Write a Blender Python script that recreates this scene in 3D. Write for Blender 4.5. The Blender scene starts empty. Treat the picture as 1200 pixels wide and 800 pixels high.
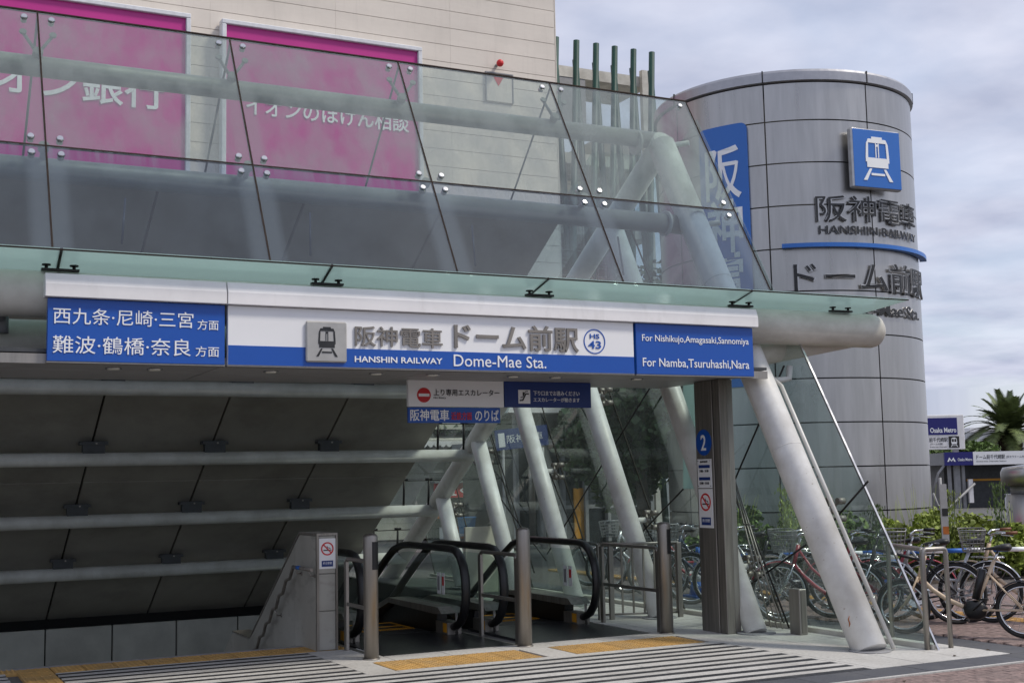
import bpy, bmesh, math, random
from mathutils import Vector, Matrix, Euler
random.seed(7)
R = math.radians
S = bpy.context.scene
COL = S.collection

# ------------------------------------------------------------------ camera
YAW, PITCH, ROLL, FPX = R(-26.874), R(6.222), R(1.2006), 1489.5
Rz = Matrix.Rotation(YAW, 3, 'Z'); Rx = Matrix.Rotation(PITCH, 3, 'X')
Ry = Matrix.Rotation(ROLL, 3, 'Y')
B = Rz @ Rx @ Ry
cm = Matrix((B.col[0], B.col[2], -B.col[1])).transposed().to_4x4()
cm.translation = Vector((0, 0, 1.7))
cam = bpy.data.objects.new('camera', bpy.data.cameras.new('camera'))
COL.objects.link(cam); cam.matrix_world = cm
cam.data.sensor_width = 36; cam.data.lens = 36 * FPX / 1200
cam.data.clip_start = .1; cam.data.clip_end = 2000
S.camera = cam

# ------------------------------------------------------------------ sky, sun, exposure
SUN_EL, SUN_AZ = 52, 128           # degrees; azimuth clockwise from +Y
w = bpy.data.worlds.new('World'); S.world = w; w.use_nodes = True
nt = w.node_tree; nt.nodes.clear()
def N(t, **k):
    n = nt.nodes.new(t)
    for a, b in k.items(): setattr(n, a, b)
    return n
sky = N('ShaderNodeTexSky', sky_type='NISHITA', sun_disc=False, sun_elevation=R(SUN_EL), sun_rotation=R(SUN_AZ))
tc = N('ShaderNodeTexCoord'); sp = N('ShaderNodeSeparateXYZ'); nt.links.new(tc.outputs['Generated'], sp.inputs[0])
zz = N('ShaderNodeMath', operation='MAXIMUM'); zz.inputs[1].default_value = .06; nt.links.new(sp.outputs[2], zz.inputs[0])
zz2 = N('ShaderNodeMath', operation='ADD'); zz2.inputs[1].default_value = .12; nt.links.new(zz.outputs[0], zz2.inputs[0])
dx = N('ShaderNodeMath', operation='DIVIDE'); dy = N('ShaderNodeMath', operation='DIVIDE')
nt.links.new(sp.outputs[0], dx.inputs[0]); nt.links.new(zz2.outputs[0], dx.inputs[1])
nt.links.new(sp.outputs[1], dy.inputs[0]); nt.links.new(zz2.outputs[0], dy.inputs[1])
cb = N('ShaderNodeCombineXYZ'); nt.links.new(dx.outputs[0], cb.inputs[0]); nt.links.new(dy.outputs[0], cb.inputs[1])
n1 = N('ShaderNodeTexNoise'); n1.inputs['Scale'].default_value = 1.5; n1.inputs['Detail'].default_value = 9; n1.inputs['Roughness'].default_value = .55; n1.inputs['Distortion'].default_value = .35
nt.links.new(cb.outputs[0], n1.inputs['Vector'])
rp = N('ShaderNodeValToRGB'); rp.color_ramp.elements[0].position = .30; rp.color_ramp.elements[1].position = .62
rp.color_ramp.elements[0].color = (.62, .62, .62, 1)
nt.links.new(n1.outputs['Fac'], rp.inputs[0])
n2 = N('ShaderNodeTexNoise'); n2.inputs['Scale'].default_value = 3.4; n2.inputs['Detail'].default_value = 6
nt.links.new(cb.outputs[0], n2.inputs['Vector'])
rc = N('ShaderNodeValToRGB'); e = rc.color_ramp.elements
e[0].position = .3; e[0].color = (3.1, 3.35, 4.35, 1); e[1].position = .70; e[1].color = (4.85, 4.98, 5.85, 1)
nt.links.new(n2.outputs['Fac'], rc.inputs[0])
mx = N('ShaderNodeMixRGB'); nt.links.new(rp.outputs[0], mx.inputs[0]); nt.links.new(sky.outputs[0], mx.inputs[1]); nt.links.new(rc.outputs[0], mx.inputs[2])
bg = N('ShaderNodeBackground'); bg.inputs[1].default_value = .086
nt.links.new(mx.outputs[0], bg.inputs[0]); wo = N('ShaderNodeOutputWorld'); nt.links.new(bg.outputs[0], wo.inputs[0])

sl = bpy.data.lights.new('sun', 'SUN'); sl.energy = 1.5; sl.angle = R(10); sl.color = (1, .935, .83)
so = bpy.data.objects.new('sun', sl); COL.objects.link(so)
sd = Vector((math.sin(R(SUN_AZ)) * math.cos(R(SUN_EL)), math.cos(R(SUN_AZ)) * math.cos(R(SUN_EL)), math.sin(R(SUN_EL))))
so.rotation_euler = sd.to_track_quat('Z', 'Y').to_euler()
S.view_settings.view_transform = 'Standard'; S.view_settings.look = 'None'
S.view_settings.exposure = .88; S.view_settings.gamma = 1; S.view_settings.use_curve_mapping = False
S.cycles.max_bounces = 10; S.cycles.transparent_max_bounces = 24; S.cycles.glossy_bounces = 4
S.cycles.sample_clamp_indirect = 6

# ------------------------------------------------------------------ materials
MATS = {}
def mat(name, col, rough=.6, metal=0, var=.12, scale=6, bump=0, bscale=40, stretch=None, col2=None, spec=.5, emit=None, dirt=()):
    m = bpy.data.materials.new(name); m.use_nodes = True; t = m.node_tree; p = t.nodes['Principled BSDF']
    L = t.links.new
    co = t.nodes.new('ShaderNodeNewGeometry'); mp = t.nodes.new('ShaderNodeMapping')
    if stretch: mp.inputs['Scale'].default_value = stretch
    L(co.outputs['Position'], mp.inputs[0])
    no = t.nodes.new('ShaderNodeTexNoise'); no.inputs['Scale'].default_value = scale; no.inputs['Detail'].default_value = 6
    no.inputs['Roughness'].default_value = .6
    L(mp.outputs[0], no.inputs['Vector'])
    rmp = t.nodes.new('ShaderNodeValToRGB'); rmp.color_ramp.elements[0].position = .3; rmp.color_ramp.elements[1].position = .72
    c2 = col2 or tuple(max(0, c * (1 - 2 * var)) for c in col)
    rmp.color_ramp.elements[0].color = (*c2, 1); rmp.color_ramp.elements[1].color = (*[min(1, c * (1 + var * .4)) for c in col], 1)
    L(no.outputs['Fac'], rmp.inputs[0])
    oi = t.nodes.new('ShaderNodeObjectInfo'); hs = t.nodes.new('ShaderNodeHueSaturation')
    mr = t.nodes.new('ShaderNodeMapRange'); mr.inputs[3].default_value = 1 - var * .5; mr.inputs[4].default_value = 1 + var * .5
    L(oi.outputs['Random'], mr.inputs[0]); L(mr.outputs[0], hs.inputs['Value']); L(rmp.outputs[0], hs.inputs['Color'])
    cur = hs.outputs[0]
    for (sc_, lo, hi, dcol, amt, strv) in dirt:      # worn or stained patches with a shape of their own
        m2 = t.nodes.new('ShaderNodeMapping'); m2.inputs['Scale'].default_value = strv; L(co.outputs['Position'], m2.inputs[0])
        nd = t.nodes.new('ShaderNodeTexNoise'); nd.inputs['Scale'].default_value = sc_; nd.inputs['Detail'].default_value = 8; nd.inputs['Roughness'].default_value = .65
        L(m2.outputs[0], nd.inputs['Vector'])
        mr2 = t.nodes.new('ShaderNodeMapRange'); mr2.inputs[1].default_value = lo; mr2.inputs[2].default_value = hi; mr2.inputs[3].default_value = 0; mr2.inputs[4].default_value = amt
        L(nd.outputs['Fac'], mr2.inputs[0])
        mm_ = t.nodes.new('ShaderNodeMixRGB'); L(mr2.outputs[0], mm_.inputs[0]); L(cur, mm_.inputs[1]); mm_.inputs[2].default_value = (*dcol, 1); cur = mm_.outputs[0]
    L(cur, p.inputs['Base Color'])
    rr = t.nodes.new('ShaderNodeMapRange'); rr.inputs[3].default_value = max(.03, rough - .1); rr.inputs[4].default_value = min(1, rough + .12)
    L(no.outputs['Fac'], rr.inputs[0]); L(rr.outputs[0], p.inputs['Roughness'])
    p.inputs['Metallic'].default_value = metal; p.inputs['Specular IOR Level'].default_value = spec
    if bump:
        nb = t.nodes.new('ShaderNodeTexNoise'); nb.inputs['Scale'].default_value = bscale; nb.inputs['Detail'].default_value = 4
        L(mp.outputs[0], nb.inputs['Vector'])
        bp = t.nodes.new('ShaderNodeBump'); bp.inputs['Strength'].default_value = bump; bp.inputs['Distance'].default_value = .02
        L(nb.outputs['Fac'], bp.inputs['Height']); L(bp.outputs[0], p.inputs['Normal'])
    if emit:
        p.inputs['Emission Color'].default_value = (*col, 1); p.inputs['Emission Strength'].default_value = emit
    MATS[name] = m; return m

def glass(name, tint, frit, fcol, rough=.03, dirt=.3, edge=0, spec=1.0, tlf=.45, ior=1.5, streak=0):
    """thin architectural pane: clear tinted transmission, surface mirror reflection, a share of pale dirt/frit that scatters"""
    m = bpy.data.materials.new(name); m.use_nodes = True; t = m.node_tree; t.nodes.clear(); L = t.links.new
    out = t.nodes.new('ShaderNodeOutputMaterial')
    tr = t.nodes.new('ShaderNodeBsdfTransparent'); tr.inputs[0].default_value = (*tint, 1)
    gl = t.nodes.new('ShaderNodeBsdfGlossy'); gl.inputs['Roughness'].default_value = rough; gl.inputs[0].default_value = (.95, .98, 1, 1)
    df = t.nodes.new('ShaderNodeBsdfDiffuse'); df.inputs[0].default_value = (*fcol, 1)
    tl = t.nodes.new('ShaderNodeBsdfTranslucent'); tl.inputs[0].default_value = (*fcol, 1)
    ds = t.nodes.new('ShaderNodeMixShader'); ds.inputs[0].default_value = tlf; L(df.outputs[0], ds.inputs[1]); L(tl.outputs[0], ds.inputs[2])
    co = t.nodes.new('ShaderNodeTexCoord'); mp = t.nodes.new('ShaderNodeMapping'); mp.inputs['Scale'].default_value = (1, 1, .35)
    L(co.outputs['Object'], mp.inputs[0])
    no = t.nodes.new('ShaderNodeTexNoise'); no.inputs['Scale'].default_value = 2.2; no.inputs['Detail'].default_value = 7; no.inputs['Roughness'].default_value = .62
    L(mp.outputs[0], no.inputs['Vector'])
    mr = t.nodes.new('ShaderNodeMapRange'); mr.inputs[1].default_value = .3; mr.inputs[2].default_value = .75
    mr.inputs[3].default_value = max(0, frit * (1 - dirt)); mr.inputs[4].default_value = min(1, frit * (1 + dirt))
    L(no.outputs['Fac'], mr.inputs[0]); fac = mr.outputs[0]
    if edge:   # frit band near the pane borders, from the pane's own box coordinates
        sx = t.nodes.new('ShaderNodeSeparateXYZ'); L(co.outputs['Generated'], sx.inputs[0])
        def edged(o, wd):
            a = t.nodes.new('ShaderNodeMath'); a.operation = 'SUBTRACT'; a.inputs[1].default_value = .5; L(o, a.inputs[0])
            b = t.nodes.new('ShaderNodeMath'); b.operation = 'ABSOLUTE'; L(a.outputs[0], b.inputs[0])
            c = t.nodes.new('ShaderNodeMapRange'); c.interpolation_type = 'SMOOTHSTEP'; c.inputs[1].default_value = .5 - wd; c.inputs[2].default_value = .5 - wd * .35
            c.inputs[3].default_value = 0; c.inputs[4].default_value = edge; L(b.outputs[0], c.inputs[0]); return c.outputs[0]
        ad = t.nodes.new('ShaderNodeMath'); ad.operation = 'MAXIMUM'; L(edged(sx.outputs[0], .13), ad.inputs[0]); L(fac, ad.inputs[1])
        fac = ad.outputs[0]
    if streak:   # rain streaks of dirt running down from the upper joint
        s2 = t.nodes.new('ShaderNodeSeparateXYZ'); L(co.outputs['Generated'], s2.inputs[0])
        m3 = t.nodes.new('ShaderNodeMapping'); m3.inputs['Scale'].default_value = (17, .6, .6); L(co.outputs['Object'], m3.inputs[0])
        n3 = t.nodes.new('ShaderNodeTexNoise'); n3.inputs['Scale'].default_value = 1; n3.inputs['Detail'].default_value = 5; L(m3.outputs[0], n3.inputs['Vector'])
        r3 = t.nodes.new('ShaderNodeMapRange'); r3.inputs[1].default_value = .45; r3.inputs[2].default_value = .65; L(n3.outputs['Fac'], r3.inputs[0])
        r4 = t.nodes.new('ShaderNodeMapRange'); r4.inputs[1].default_value = .84; r4.inputs[2].default_value = .97; r4.inputs[4].default_value = streak; L(s2.outputs[2], r4.inputs[0])
        mm = t.nodes.new('ShaderNodeMath'); mm.operation = 'MULTIPLY'; L(r3.outputs[0], mm.inputs[0]); L(r4.outputs[0], mm.inputs[1])
        aa = t.nodes.new('ShaderNodeMath'); aa.operation = 'ADD'; aa.use_clamp = True; L(mm.outputs[0], aa.inputs[0]); L(fac, aa.inputs[1]); fac = aa.outputs[0]
    m1 = t.nodes.new('ShaderNodeMixShader'); L(fac, m1.inputs[0]); L(tr.outputs[0], m1.inputs[1]); L(ds.outputs[0], m1.inputs[2])
    fr = t.nodes.new('ShaderNodeFresnel'); fr.inputs[0].default_value = ior
    ge = t.nodes.new('ShaderNodeNewGeometry')
    inv = t.nodes.new('ShaderNodeMath'); inv.operation = 'SUBTRACT'; inv.inputs[0].default_value = spec; L(ge.outputs['Backfacing'], inv.inputs[1])
    inv.use_clamp = True
    mu = t.nodes.new('ShaderNodeMath'); mu.operation = 'MULTIPLY'; L(fr.outputs[0], mu.inputs[0]); L(inv.outputs[0], mu.inputs[1])
    m2 = t.nodes.new('ShaderNodeMixShader'); L(mu.outputs[0], m2.inputs[0]); L(m1.outputs[0], m2.inputs[1]); L(gl.outputs[0], m2.inputs[2])
    L(m2.outputs[0], out.inputs[0]); MATS[name] = m; return m

mat('white_granite', (.58, .565, .535), .62, var=.13, scale=30, bump=.05, bscale=120, dirt=((1.3,.48,.75,(.30,.28,.25),.55,(1,1,1)),(7,.60,.72,(.16,.15,.13),.6,(1,1,1))))
mat('black_granite', (.028, .028, .034), .5, var=.3, scale=30, dirt=((2.0,.5,.75,(.11,.105,.10),.7,(1,1,1)),))
mat('joint', (.16, .155, .15), .9)
mat('band_granite', (.085, .088, .10), .7, var=.2, scale=40, dirt=((1.5,.5,.75,(.16,.155,.15),.6,(1,1,1)),))
mat('tactile_yellow', (.60, .36, .115), .75, var=.16, scale=10, dirt=((2.2,.48,.7,(.34,.25,.14),.6,(1,1,1)),))
mat('brick_pink', (.30, .215, .195), .85, var=.35, scale=16, bump=.2, bscale=90, dirt=((1.1,.5,.72,(.16,.13,.12),.6,(1,1,1)),))
mat('brick_base', (.13, .115, .11), .95, var=.2, scale=20)
mat('asphalt', (.12, .12, .12), .9, var=.2, scale=8)
mat('steel', (.36, .338, .31), .46, .9, var=.12, scale=3, stretch=(8, 8, .6))
mat('dark_steel', (.34, .315, .28), .5, .75, var=.2, scale=3, stretch=(9, 9, .5))
mat('chrome', (.62, .62, .63), .15, 1, var=.05)
mat('white_paint', (.66, .655, .63), .38, var=.13, scale=2.5, bump=.03, bscale=14, col2=(.50, .49, .46), dirt=((1.4,.5,.74,(.40,.385,.35),.6,(1,1,.3)),))
mat('pole_paint', (.82, .82, .80), .42, var=.10, scale=3.0, bump=.05, bscale=22, col2=(.60, .585, .55), dirt=((1.6,.52,.74,(.46,.44,.40),.6,(1,1,.3)),(26,.66,.70,(.26,.19,.13),.8,(1,1,1))))
mat('tube_paint_shaded', (.38, .38, .365), .45, var=.12, scale=2.5)  # white tube paint darkened to hold the shade behind the canopy glass
mat('cream_paint', (.68, .66, .60), .4, var=.12, scale=1.5, col2=(.42, .40, .35), dirt=((1.2,.5,.72,(.30,.275,.23),.6,(.5,1,1)),))
mat('cap_white', (.86, .84, .84), .35, var=.06, scale=2, dirt=((2.5,.55,.75,(.52,.50,.47),.5,(1,1,.3)),))
mat('black_metal', (.02, .018, .016), .45, .3, var=.3)
mat('rubber', (.012, .012, .013), .38, var=.3)
mat('sealant', (.045, .035, .03), .95, var=.2, spec=.05)
mat('tyre', (.018, .018, .018), .75, var=.3)
mat('sign_blue', (.006, .082, .41), .35, var=.04, scale=1)
mat('sign_white', (.86, .86, .87), .35, var=.03, scale=1)
mat('letter_white', (.88, .89, .90), .4, var=.02)
mat('plate_steel', (.46, .45, .43), .42, .4, var=.08)
mat('letter_steel', (.235, .215, .195), .5, .2, var=.12)
mat('letter_dark', (.035, .036, .038), .4, .3, var=.2)
mat('letter_rim', (.50, .50, .50), .35, .7, var=.1)
mat('tower_blue', (.025, .15, .52), .35, var=.04, scale=1)
mat('navy', (.013, .04, .20), .45, var=.05)
mat('metro_navy', (.01, .01, .16), .45, var=.05)
mat('red', (.62, .02, .025), .45, var=.08)
mat('red_letter', (.60, .03, .04), .5, var=.05)
mat('black_print', (.02, .02, .02), .6, var=.05)
mat('roof_panel', (.36, .345, .31), .55, var=.10, scale=1.4, col2=(.29, .275, .245), dirt=((.8,.5,.72,(.15,.14,.12),.6,(1,1,1)),))
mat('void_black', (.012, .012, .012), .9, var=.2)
mat('tile_wall', (.40, .39, .35), .4, var=.10, scale=1.6, col2=(.31, .30, .265), dirt=((3.0,.52,.6,(.22,.21,.185),.45,(1,1,2.2)),))
mat('pit_wall', (.56, .55, .50), .5, var=.12, scale=2)
mat('landing', (.035, .037, .042), .3, .2, var=.25, scale=20)
mat('step_metal', (.05, .05, .05), .5, .6, var=.2)
mat('yellow', (.72, .33, .02), .5, var=.1)
mat('tower_panel', (.445, .438, .43), .30, .85, var=.10, scale=2.2, stretch=(2.5, 2.5, .25), col2=(.35, .345, .335), dirt=((2.4,.52,.72,(.34,.33,.32),.4,(1,1,.12)),))
mat('tower_joint', (.03, .03, .032), .6)
mat('tower_rim', (.42, .42, .44), .35, .7, var=.08)
mat('store_panel', (.72, .655, .58), .55, var=.06, scale=1.0, stretch=(.2, 1, 1), bump=.08, bscale=14, dirt=((.5,.5,.75,(.48,.44,.39),.5,(1,1,.3)),(5,.55,.75,(.47,.43,.38),.35,(1,1,.06))))
mat('store_joint', (.40, .36, .32), .9)
mat('store_frame', (.72, .73, .76), .4, var=.08)
mat('magenta', (.52, .022, .25), .4, var=.05, scale=.6)
mat('green_pole', (.008, .055, .042), .45, var=.2, scale=1)
mat('grey_paint', (.30, .30, .31), .5, var=.1)
mat('dark_panel', (.06, .065, .07), .5, var=.2)
mat('window_dark', (.03, .04, .045), .12, var=.3)
mat('cream_wall', (.62, .60, .50), .7, var=.08)
mat('rod_blue', (.04, .055, .09), .4, .5)
mat('orange', (.55, .16, .02), .6, var=.3, scale=5)
mat('cone_blue', (.02, .13, .48), .5)
mat('bucket_blue', (.03, .25, .55), .5)
mat('bark', (.10, .07, .045), .9, var=.4, scale=12, bump=.5, bscale=20)
mat('leaf_dark', (.080, .135, .05), .6, var=.5, scale=3)
mat('leaf_mid', (.12, .20, .04), .6, var=.45, scale=4)
mat('leaf_light', (.36, .45, .07), .6, var=.4, scale=4)
mat('palm_leaf', (.17, .22, .075), .5, var=.4, scale=3)
mat('far_white', (.62, .63, .64), .7, var=.08)
mat('basket_wire', (.30, .30, .30), .4, .6)
mat('saddle_black', (.02, .02, .02), .5)
mat('saddle_brown', (.20, .075, .03), .5)
mat('bike_red', (.32, .012, .035), .3, var=.1)
mat('bike_cream', (.60, .46, .32), .32, var=.06)
mat('bike_silver', (.55, .56, .58), .28, .6, var=.06)
mat('bike_black', (.02, .02, .024), .3)
mat('bike_blue', (.03, .05, .10), .3)
mat('lamp_glass', (.5, .48, .42), .3, emit=.05)
mat('earth', (.07, .05, .035), .95, var=.3)
glass('glass_upper', (.86, .91, .885), .25, (.38, .42, .405), dirt=1.0, edge=.30, ior=1.75)
glass('glass_lower', (.70, .76, .80), .05, (.36, .42, .47), dirt=.8, edge=.18, ior=1.75, streak=.16)
glass('glass_eave', (.60, .72, .70), .78, (.54, .65, .63), rough=.15, dirt=.08, tlf=.8)
glass('glass_side', (.83, .90, .88), .05, (.42, .47, .46), dirt=.8, ior=1.75)
glass('glass_bal', (.85, .90, .88), .03, (.5, .55, .52))

# ------------------------------------------------------------------ helpers
def wloc(o):
    v = Vector((0, 0, 0))
    while o: v += o.location; o = o.parent
    return v
class MB:
    def __init__(s): s.v = []; s.f = []; s.s = []; s.mi = []; s.m = 0
    def add(s, vs, fs, sm=False):
        b = len(s.v); s.v += [tuple(x) for x in vs]; s.f += [[b + i for i in f] for f in fs]; s.s += [sm] * len(fs); s.mi += [s.m] * len(fs); return s
    def mm(s, x0, x1, y0, y1, z0, z1):
        return s.add([(x0,y0,z0),(x1,y0,z0),(x1,y1,z0),(x0,y1,z0),(x0,y0,z1),(x1,y0,z1),(x1,y1,z1),(x0,y1,z1)],
                     [(3,2,1,0),(4,5,6,7),(0,1,5,4),(1,2,6,5),(2,3,7,6),(3,0,4,7)])
    def fbox(s, O, u, v, n, u0, u1, v0, v1, n0, n1):
        """box in a frame u,v,n"""
        O = Vector(O); P = lambda a, b, c: O + u * a + v * b + n * c
        return s.add([P(u0,v0,n0),P(u1,v0,n0),P(u1,v1,n0),P(u0,v1,n0),P(u0,v0,n1),P(u1,v0,n1),P(u1,v1,n1),P(u0,v1,n1)],
                     [(3,2,1,0),(4,5,6,7),(0,1,5,4),(1,2,6,5),(2,3,7,6),(3,0,4,7)])
    def tube(s, p, q, r, r2=None, n=12, cap=True, dome=False):
        p = Vector(p); q = Vector(q); r2 = r if r2 is None else r2
        pts = [(p, r), (q, r2)]
        if dome:
            d = (q - p).normalized(); pts = [(p, r)] + [(q - d * r2 * (1 - math.sin(a)) * .8, r2 * math.cos(a)) for a in (0, .4, .8, 1.2, 1.5)]
        return s.sweep([a for a, _ in pts], [b for _, b in pts], n, cap)
    def sweep(s, pts, r, n=8, cap=True, closed=False, flat=None):
        pts = [Vector(p) for p in pts]; k = len(pts)
        if not isinstance(r, (list, tuple)): r = [r] * k
        tans = []
        for i in range(k):
            a = pts[(i - 1) % k] if (i > 0 or closed) else pts[i]
            b = pts[(i + 1) % k] if (i < k - 1 or closed) else pts[i]
            tans.append((b - a).normalized())
        up = Vector((0, 0, 1))
        if abs(tans[0].dot(up)) > .95: up = Vector((1, 0, 0))
        u = tans[0].cross(up).normalized(); rings = []
        for i in range(k):
            t = tans[i]; u = (u - t * u.dot(t)).normalized(); w = t.cross(u)
            fu, fw = flat if flat else (1, 1)
            rings.append([pts[i] + (u * math.cos(a) * fu + w * math.sin(a) * fw) * r[i] for a in [2 * math.pi * j / n for j in range(n)]])
        b = len(s.v); vs = [p for rg in rings for p in rg]; fs = []
        for i in range(k if closed else k - 1):
            for j in range(n):
                a0 = i * n + j; a1 = i * n + (j + 1) % n; c0 = ((i + 1) % k) * n + j; c1 = ((i + 1) % k) * n + (j + 1) % n
                fs.append((a0, a1, c1, c0))
        s.add(vs, fs, True)
        if cap and not closed:
            s.f.append([b + j for j in range(n)][::-1]); s.f.append([b + (k - 1) * n + j for j in range(n)]); s.s += [False, False]; s.mi += [s.m] * 2
        return s
    def prism(s, poly, O, u, v, n, d0, d1):
        """2-D outline in (u,v), extruded along n from d0 to d1"""
        O = Vector(O); k = len(poly)
        vs = [O + u * a + v * b + n * d0 for a, b in poly] + [O + u * a + v * b + n * d1 for a, b in poly]
        fs = [list(range(k))[::-1], list(range(k, 2 * k))] + [(i, (i + 1) % k, k + (i + 1) % k, k + i) for i in range(k)]
        return s.add(vs, fs)
    def disc(s, c, n_, r, h, n=16, r2=None):
        n_ = Vector(n_).normalized(); c = Vector(c)
        return s.tube(c, c + n_ * h, r, r2 if r2 is not None else r, n)
    def build(s, name, m, parent=None, bevel=0, kind=None, local=False):
        off = wloc(parent) if parent and not local else Vector((0, 0, 0))
        me = bpy.data.meshes.new(name); me.from_pydata([tuple(Vector(v) - off) for v in s.v], [], s.f)
        ms = m if isinstance(m, (list, tuple)) else [m]
        for x in ms: me.materials.append(MATS[x])
        me.polygons.foreach_set('use_smooth', s.s); me.polygons.foreach_set('material_index', s.mi)
        me.update()
        bm = bmesh.new(); bm.from_mesh(me); bmesh.ops.recalc_face_normals(bm, faces=bm.faces); bm.to_mesh(me); bm.free()
        o = bpy.data.objects.new(name, me); COL.objects.link(o); o.parent = parent
        if bevel:
            b = o.modifiers.new('bevel', 'BEVEL'); b.width = bevel; b.segments = 1; b.limit_method = 'ANGLE'; b.angle_limit = R(40)
        if kind: o['kind'] = kind
        return o
X, Y, Z = Vector((1, 0, 0)), Vector((0, 1, 0)), Vector((0, 0, 1))
def tag(o, label, cat, group=None):
    o['label'] = label; o['category'] = cat
    if group: o['group'] = group
    return o
def thing(name, label, cat, loc=(0, 0, 0), group=None):
    o = bpy.data.objects.new(name, None); COL.objects.link(o); o.location = loc; o.empty_display_size = .2
    return tag(o, label, cat, group)
def inst(src, parent=None, loc=(0, 0, 0), rot=None, scale=None, name=None):
    c = src.copy(); COL.objects.link(c); c.parent = parent; c.location = loc
    if name: c.name = name
    if rot: c.rotation_euler = rot
    if scale: c.scale = scale
    return c
def copy_tree(o, parent=None, swap=None):
    c = o.copy(); COL.objects.link(c); c.parent = parent
    for ch in o.children: copy_tree(ch, c, swap)
    return c
_tx = {}
def text_mesh(body, off=0, ext=.5):
    key = (body, off, ext)
    if key in _tx: return _tx[key]
    c = bpy.data.curves.new('t', 'FONT'); c.body = body; c.offset = off; c.extrude = ext; c.resolution_u = 3
    o = bpy.data.objects.new('t', c); COL.objects.link(o)
    me = bpy.data.meshes.new_from_object(o.evaluated_get(bpy.context.evaluated_depsgraph_get()))
    vs = [v.co.copy() for v in me.vertices]; fs = [list(p.vertices) for p in me.polygons]
    bpy.data.objects.remove(o); bpy.data.curves.remove(c); bpy.data.meshes.remove(me)
    x0 = min(v.x for v in vs); x1 = max(v.x for v in vs); y0 = min(v.y for v in vs); y1 = max(v.y for v in vs)
    vs = [((v.x - x0) / (x1 - x0), (v.y - y0) / (y1 - y0), (v.z + ext) / (2 * ext)) for v in vs]
    _tx[key] = (vs, fs); return vs, fs
def text(body, O, u, v, w_, h_, m, parent, d=.004, gap=.002, off=0, name='lettering', mb=None, n=None):
    vs, fs = text_mesh(body, off); n = n or u.cross(v).normalized(); O = Vector(O)
    t = mb or MB(); t.add([O + u * (a * w_) + v * (b * h_) + n * (gap + c * d) for a, b, c in vs], fs)
    return t if mb else t.build(name, m, parent)

# ------------------------------------------------------------------ ground
def sheet(name, rects, z, m, kind='structure'):
    b = MB()
    for x0, x1, y0, y1 in rects: b.add([(x0,y0,z),(x1,y0,z),(x1,y1,z),(x0,y1,z)], [(0,1,2,3)])
    return b.build(name, m, None, kind=kind)
PX0 = -8.0     # left end of the stair pit
sheet('ground', [(-400, 400, -300, 13.3), (-400, PX0, 13.3, 24), (7.95, 400, 13.3, 24), (4.38, 7.95, 13.3, 14.3), (-400, 400, 24, 700)], -.06, 'asphalt')
plaza = sheet('plaza_paving', [(-9, 9.57, 7.0, 13.28), (4.2, 9.57, 13.28, 14.28), (7.95, 9.57, 14.28, 24)], -.03, 'joint')
def slab_mesh(name, sx, sy, h, m, bevel=.004):
    b = MB(); b.mm(.003, sx - .003, .003, sy - .003, 0, h); o = b.build(name, m, plaza, bevel=bevel); return o
cache = {}
def paving(name, m, x0, x1, y0, y1, z0=-.03, h=.03, parent=None, g=.004):
    key = (name, m, round(x1 - x0, 3), round(y1 - y0, 3), h)
    if key not in cache:
        b = MB(); b.mm(g, x1 - x0 - g, g, y1 - y0 - g, 0, h); o = b.build(name, m, parent or plaza); cache[key] = o
        o.location = (x0, y0, z0)
    else:
        o = inst(cache[key], parent or plaza, (x0, y0, z0 + random.uniform(-.0008, .0008)))
    return o
# white tiles on the right and along the entrance
YR = 8.73
xs = [7.95, 8.49, 9.03, 9.57]
for i in range(3):
    y = YR; k = 0
    while y < 17.0:
        paving('paving_tile', 'white_granite', xs[i], xs[i+1], y, y + .6); y += .6
# striped field: bars of black granite between white strips
bars = [10.81, 10.58, 10.36, 10.14, 9.87, 9.65, 9.43, 9.17, 8.95, 8.73]
left_bars = [12.62, 12.40, 12.18, 11.93, 11.71, 11.49, 11.24, 11.02]
def strip_row(y, xa, xb):
    n = max(1, round((xb - xa) / 1.5)); s = (xb - xa) / n
    for i in range(n):
        paving('paving_strip_dark', 'black_granite', xa + i*s, xa + (i+1)*s, y, y + .105, h=.0285, g=.0015)
def white_row(ya, yb, xa, xb):
    n = max(1, round((xb - xa) / 1.5)); s = (xb - xa) / n
    for i in range(n):
        paving('paving_strip_white', 'white_granite', xa + i*s, xa + (i+1)*s, ya, yb, g=.002)
for lst, xa, xb, top in ((bars, 1.62, 7.88, 10.96), (left_bars, 1.62, 4.05, 12.78)):
    pt = top
    for y in lst:
        white_row(y + .107, pt, xa, xb); strip_row(y, xa, xb); pt = y - .002
white_row(10.96, 11.018, 1.62, 4.05)
for i, y in enumerate([13.05 - .22 * k for k in range(20)]):
    if i < 8: strip_row(y - .28, -1.4, 1.2); white_row(y - .19, y - .062, -1.4, 1.2)
paving('paving_strip_white', 'white_granite', 7.88, 7.95, 8.73, 10.96)
for y in [8.15, 7.57, 6.99]:
    for x in [1.62 + 1.2 * i for i in range(5)]: pass
# pale tiles around the tactile fields and in front of the bollards
for a in ((4.05,4.35,10.96,11.7),(4.05,4.6,11.7,12.35),(4.05,4.6,12.35,12.78),(5.93,6.25,10.96,11.7),(7.83,7.95,10.96,11.7)): paving('paving_tile', 'white_granite', *a)
for x in [4.6 + .6 * i for i in range(5)]: paving('paving_tile', 'white_granite', x, x + .6, 11.7, 12.04)
paving('paving_tile', 'white_granite', 7.6, 7.95, 11.7, 12.04)
paving('paving_tile', 'white_granite', 7.76, 7.95, 12.04, 13.0); paving('paving_tile', 'white_granite', 7.76, 7.95, 13.0, 14.28)
for x in [4.35 + .6 * i for i in range(6)]: paving('paving_tile', 'white_granite', x, x + .6, 10.96, 11.07)
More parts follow.
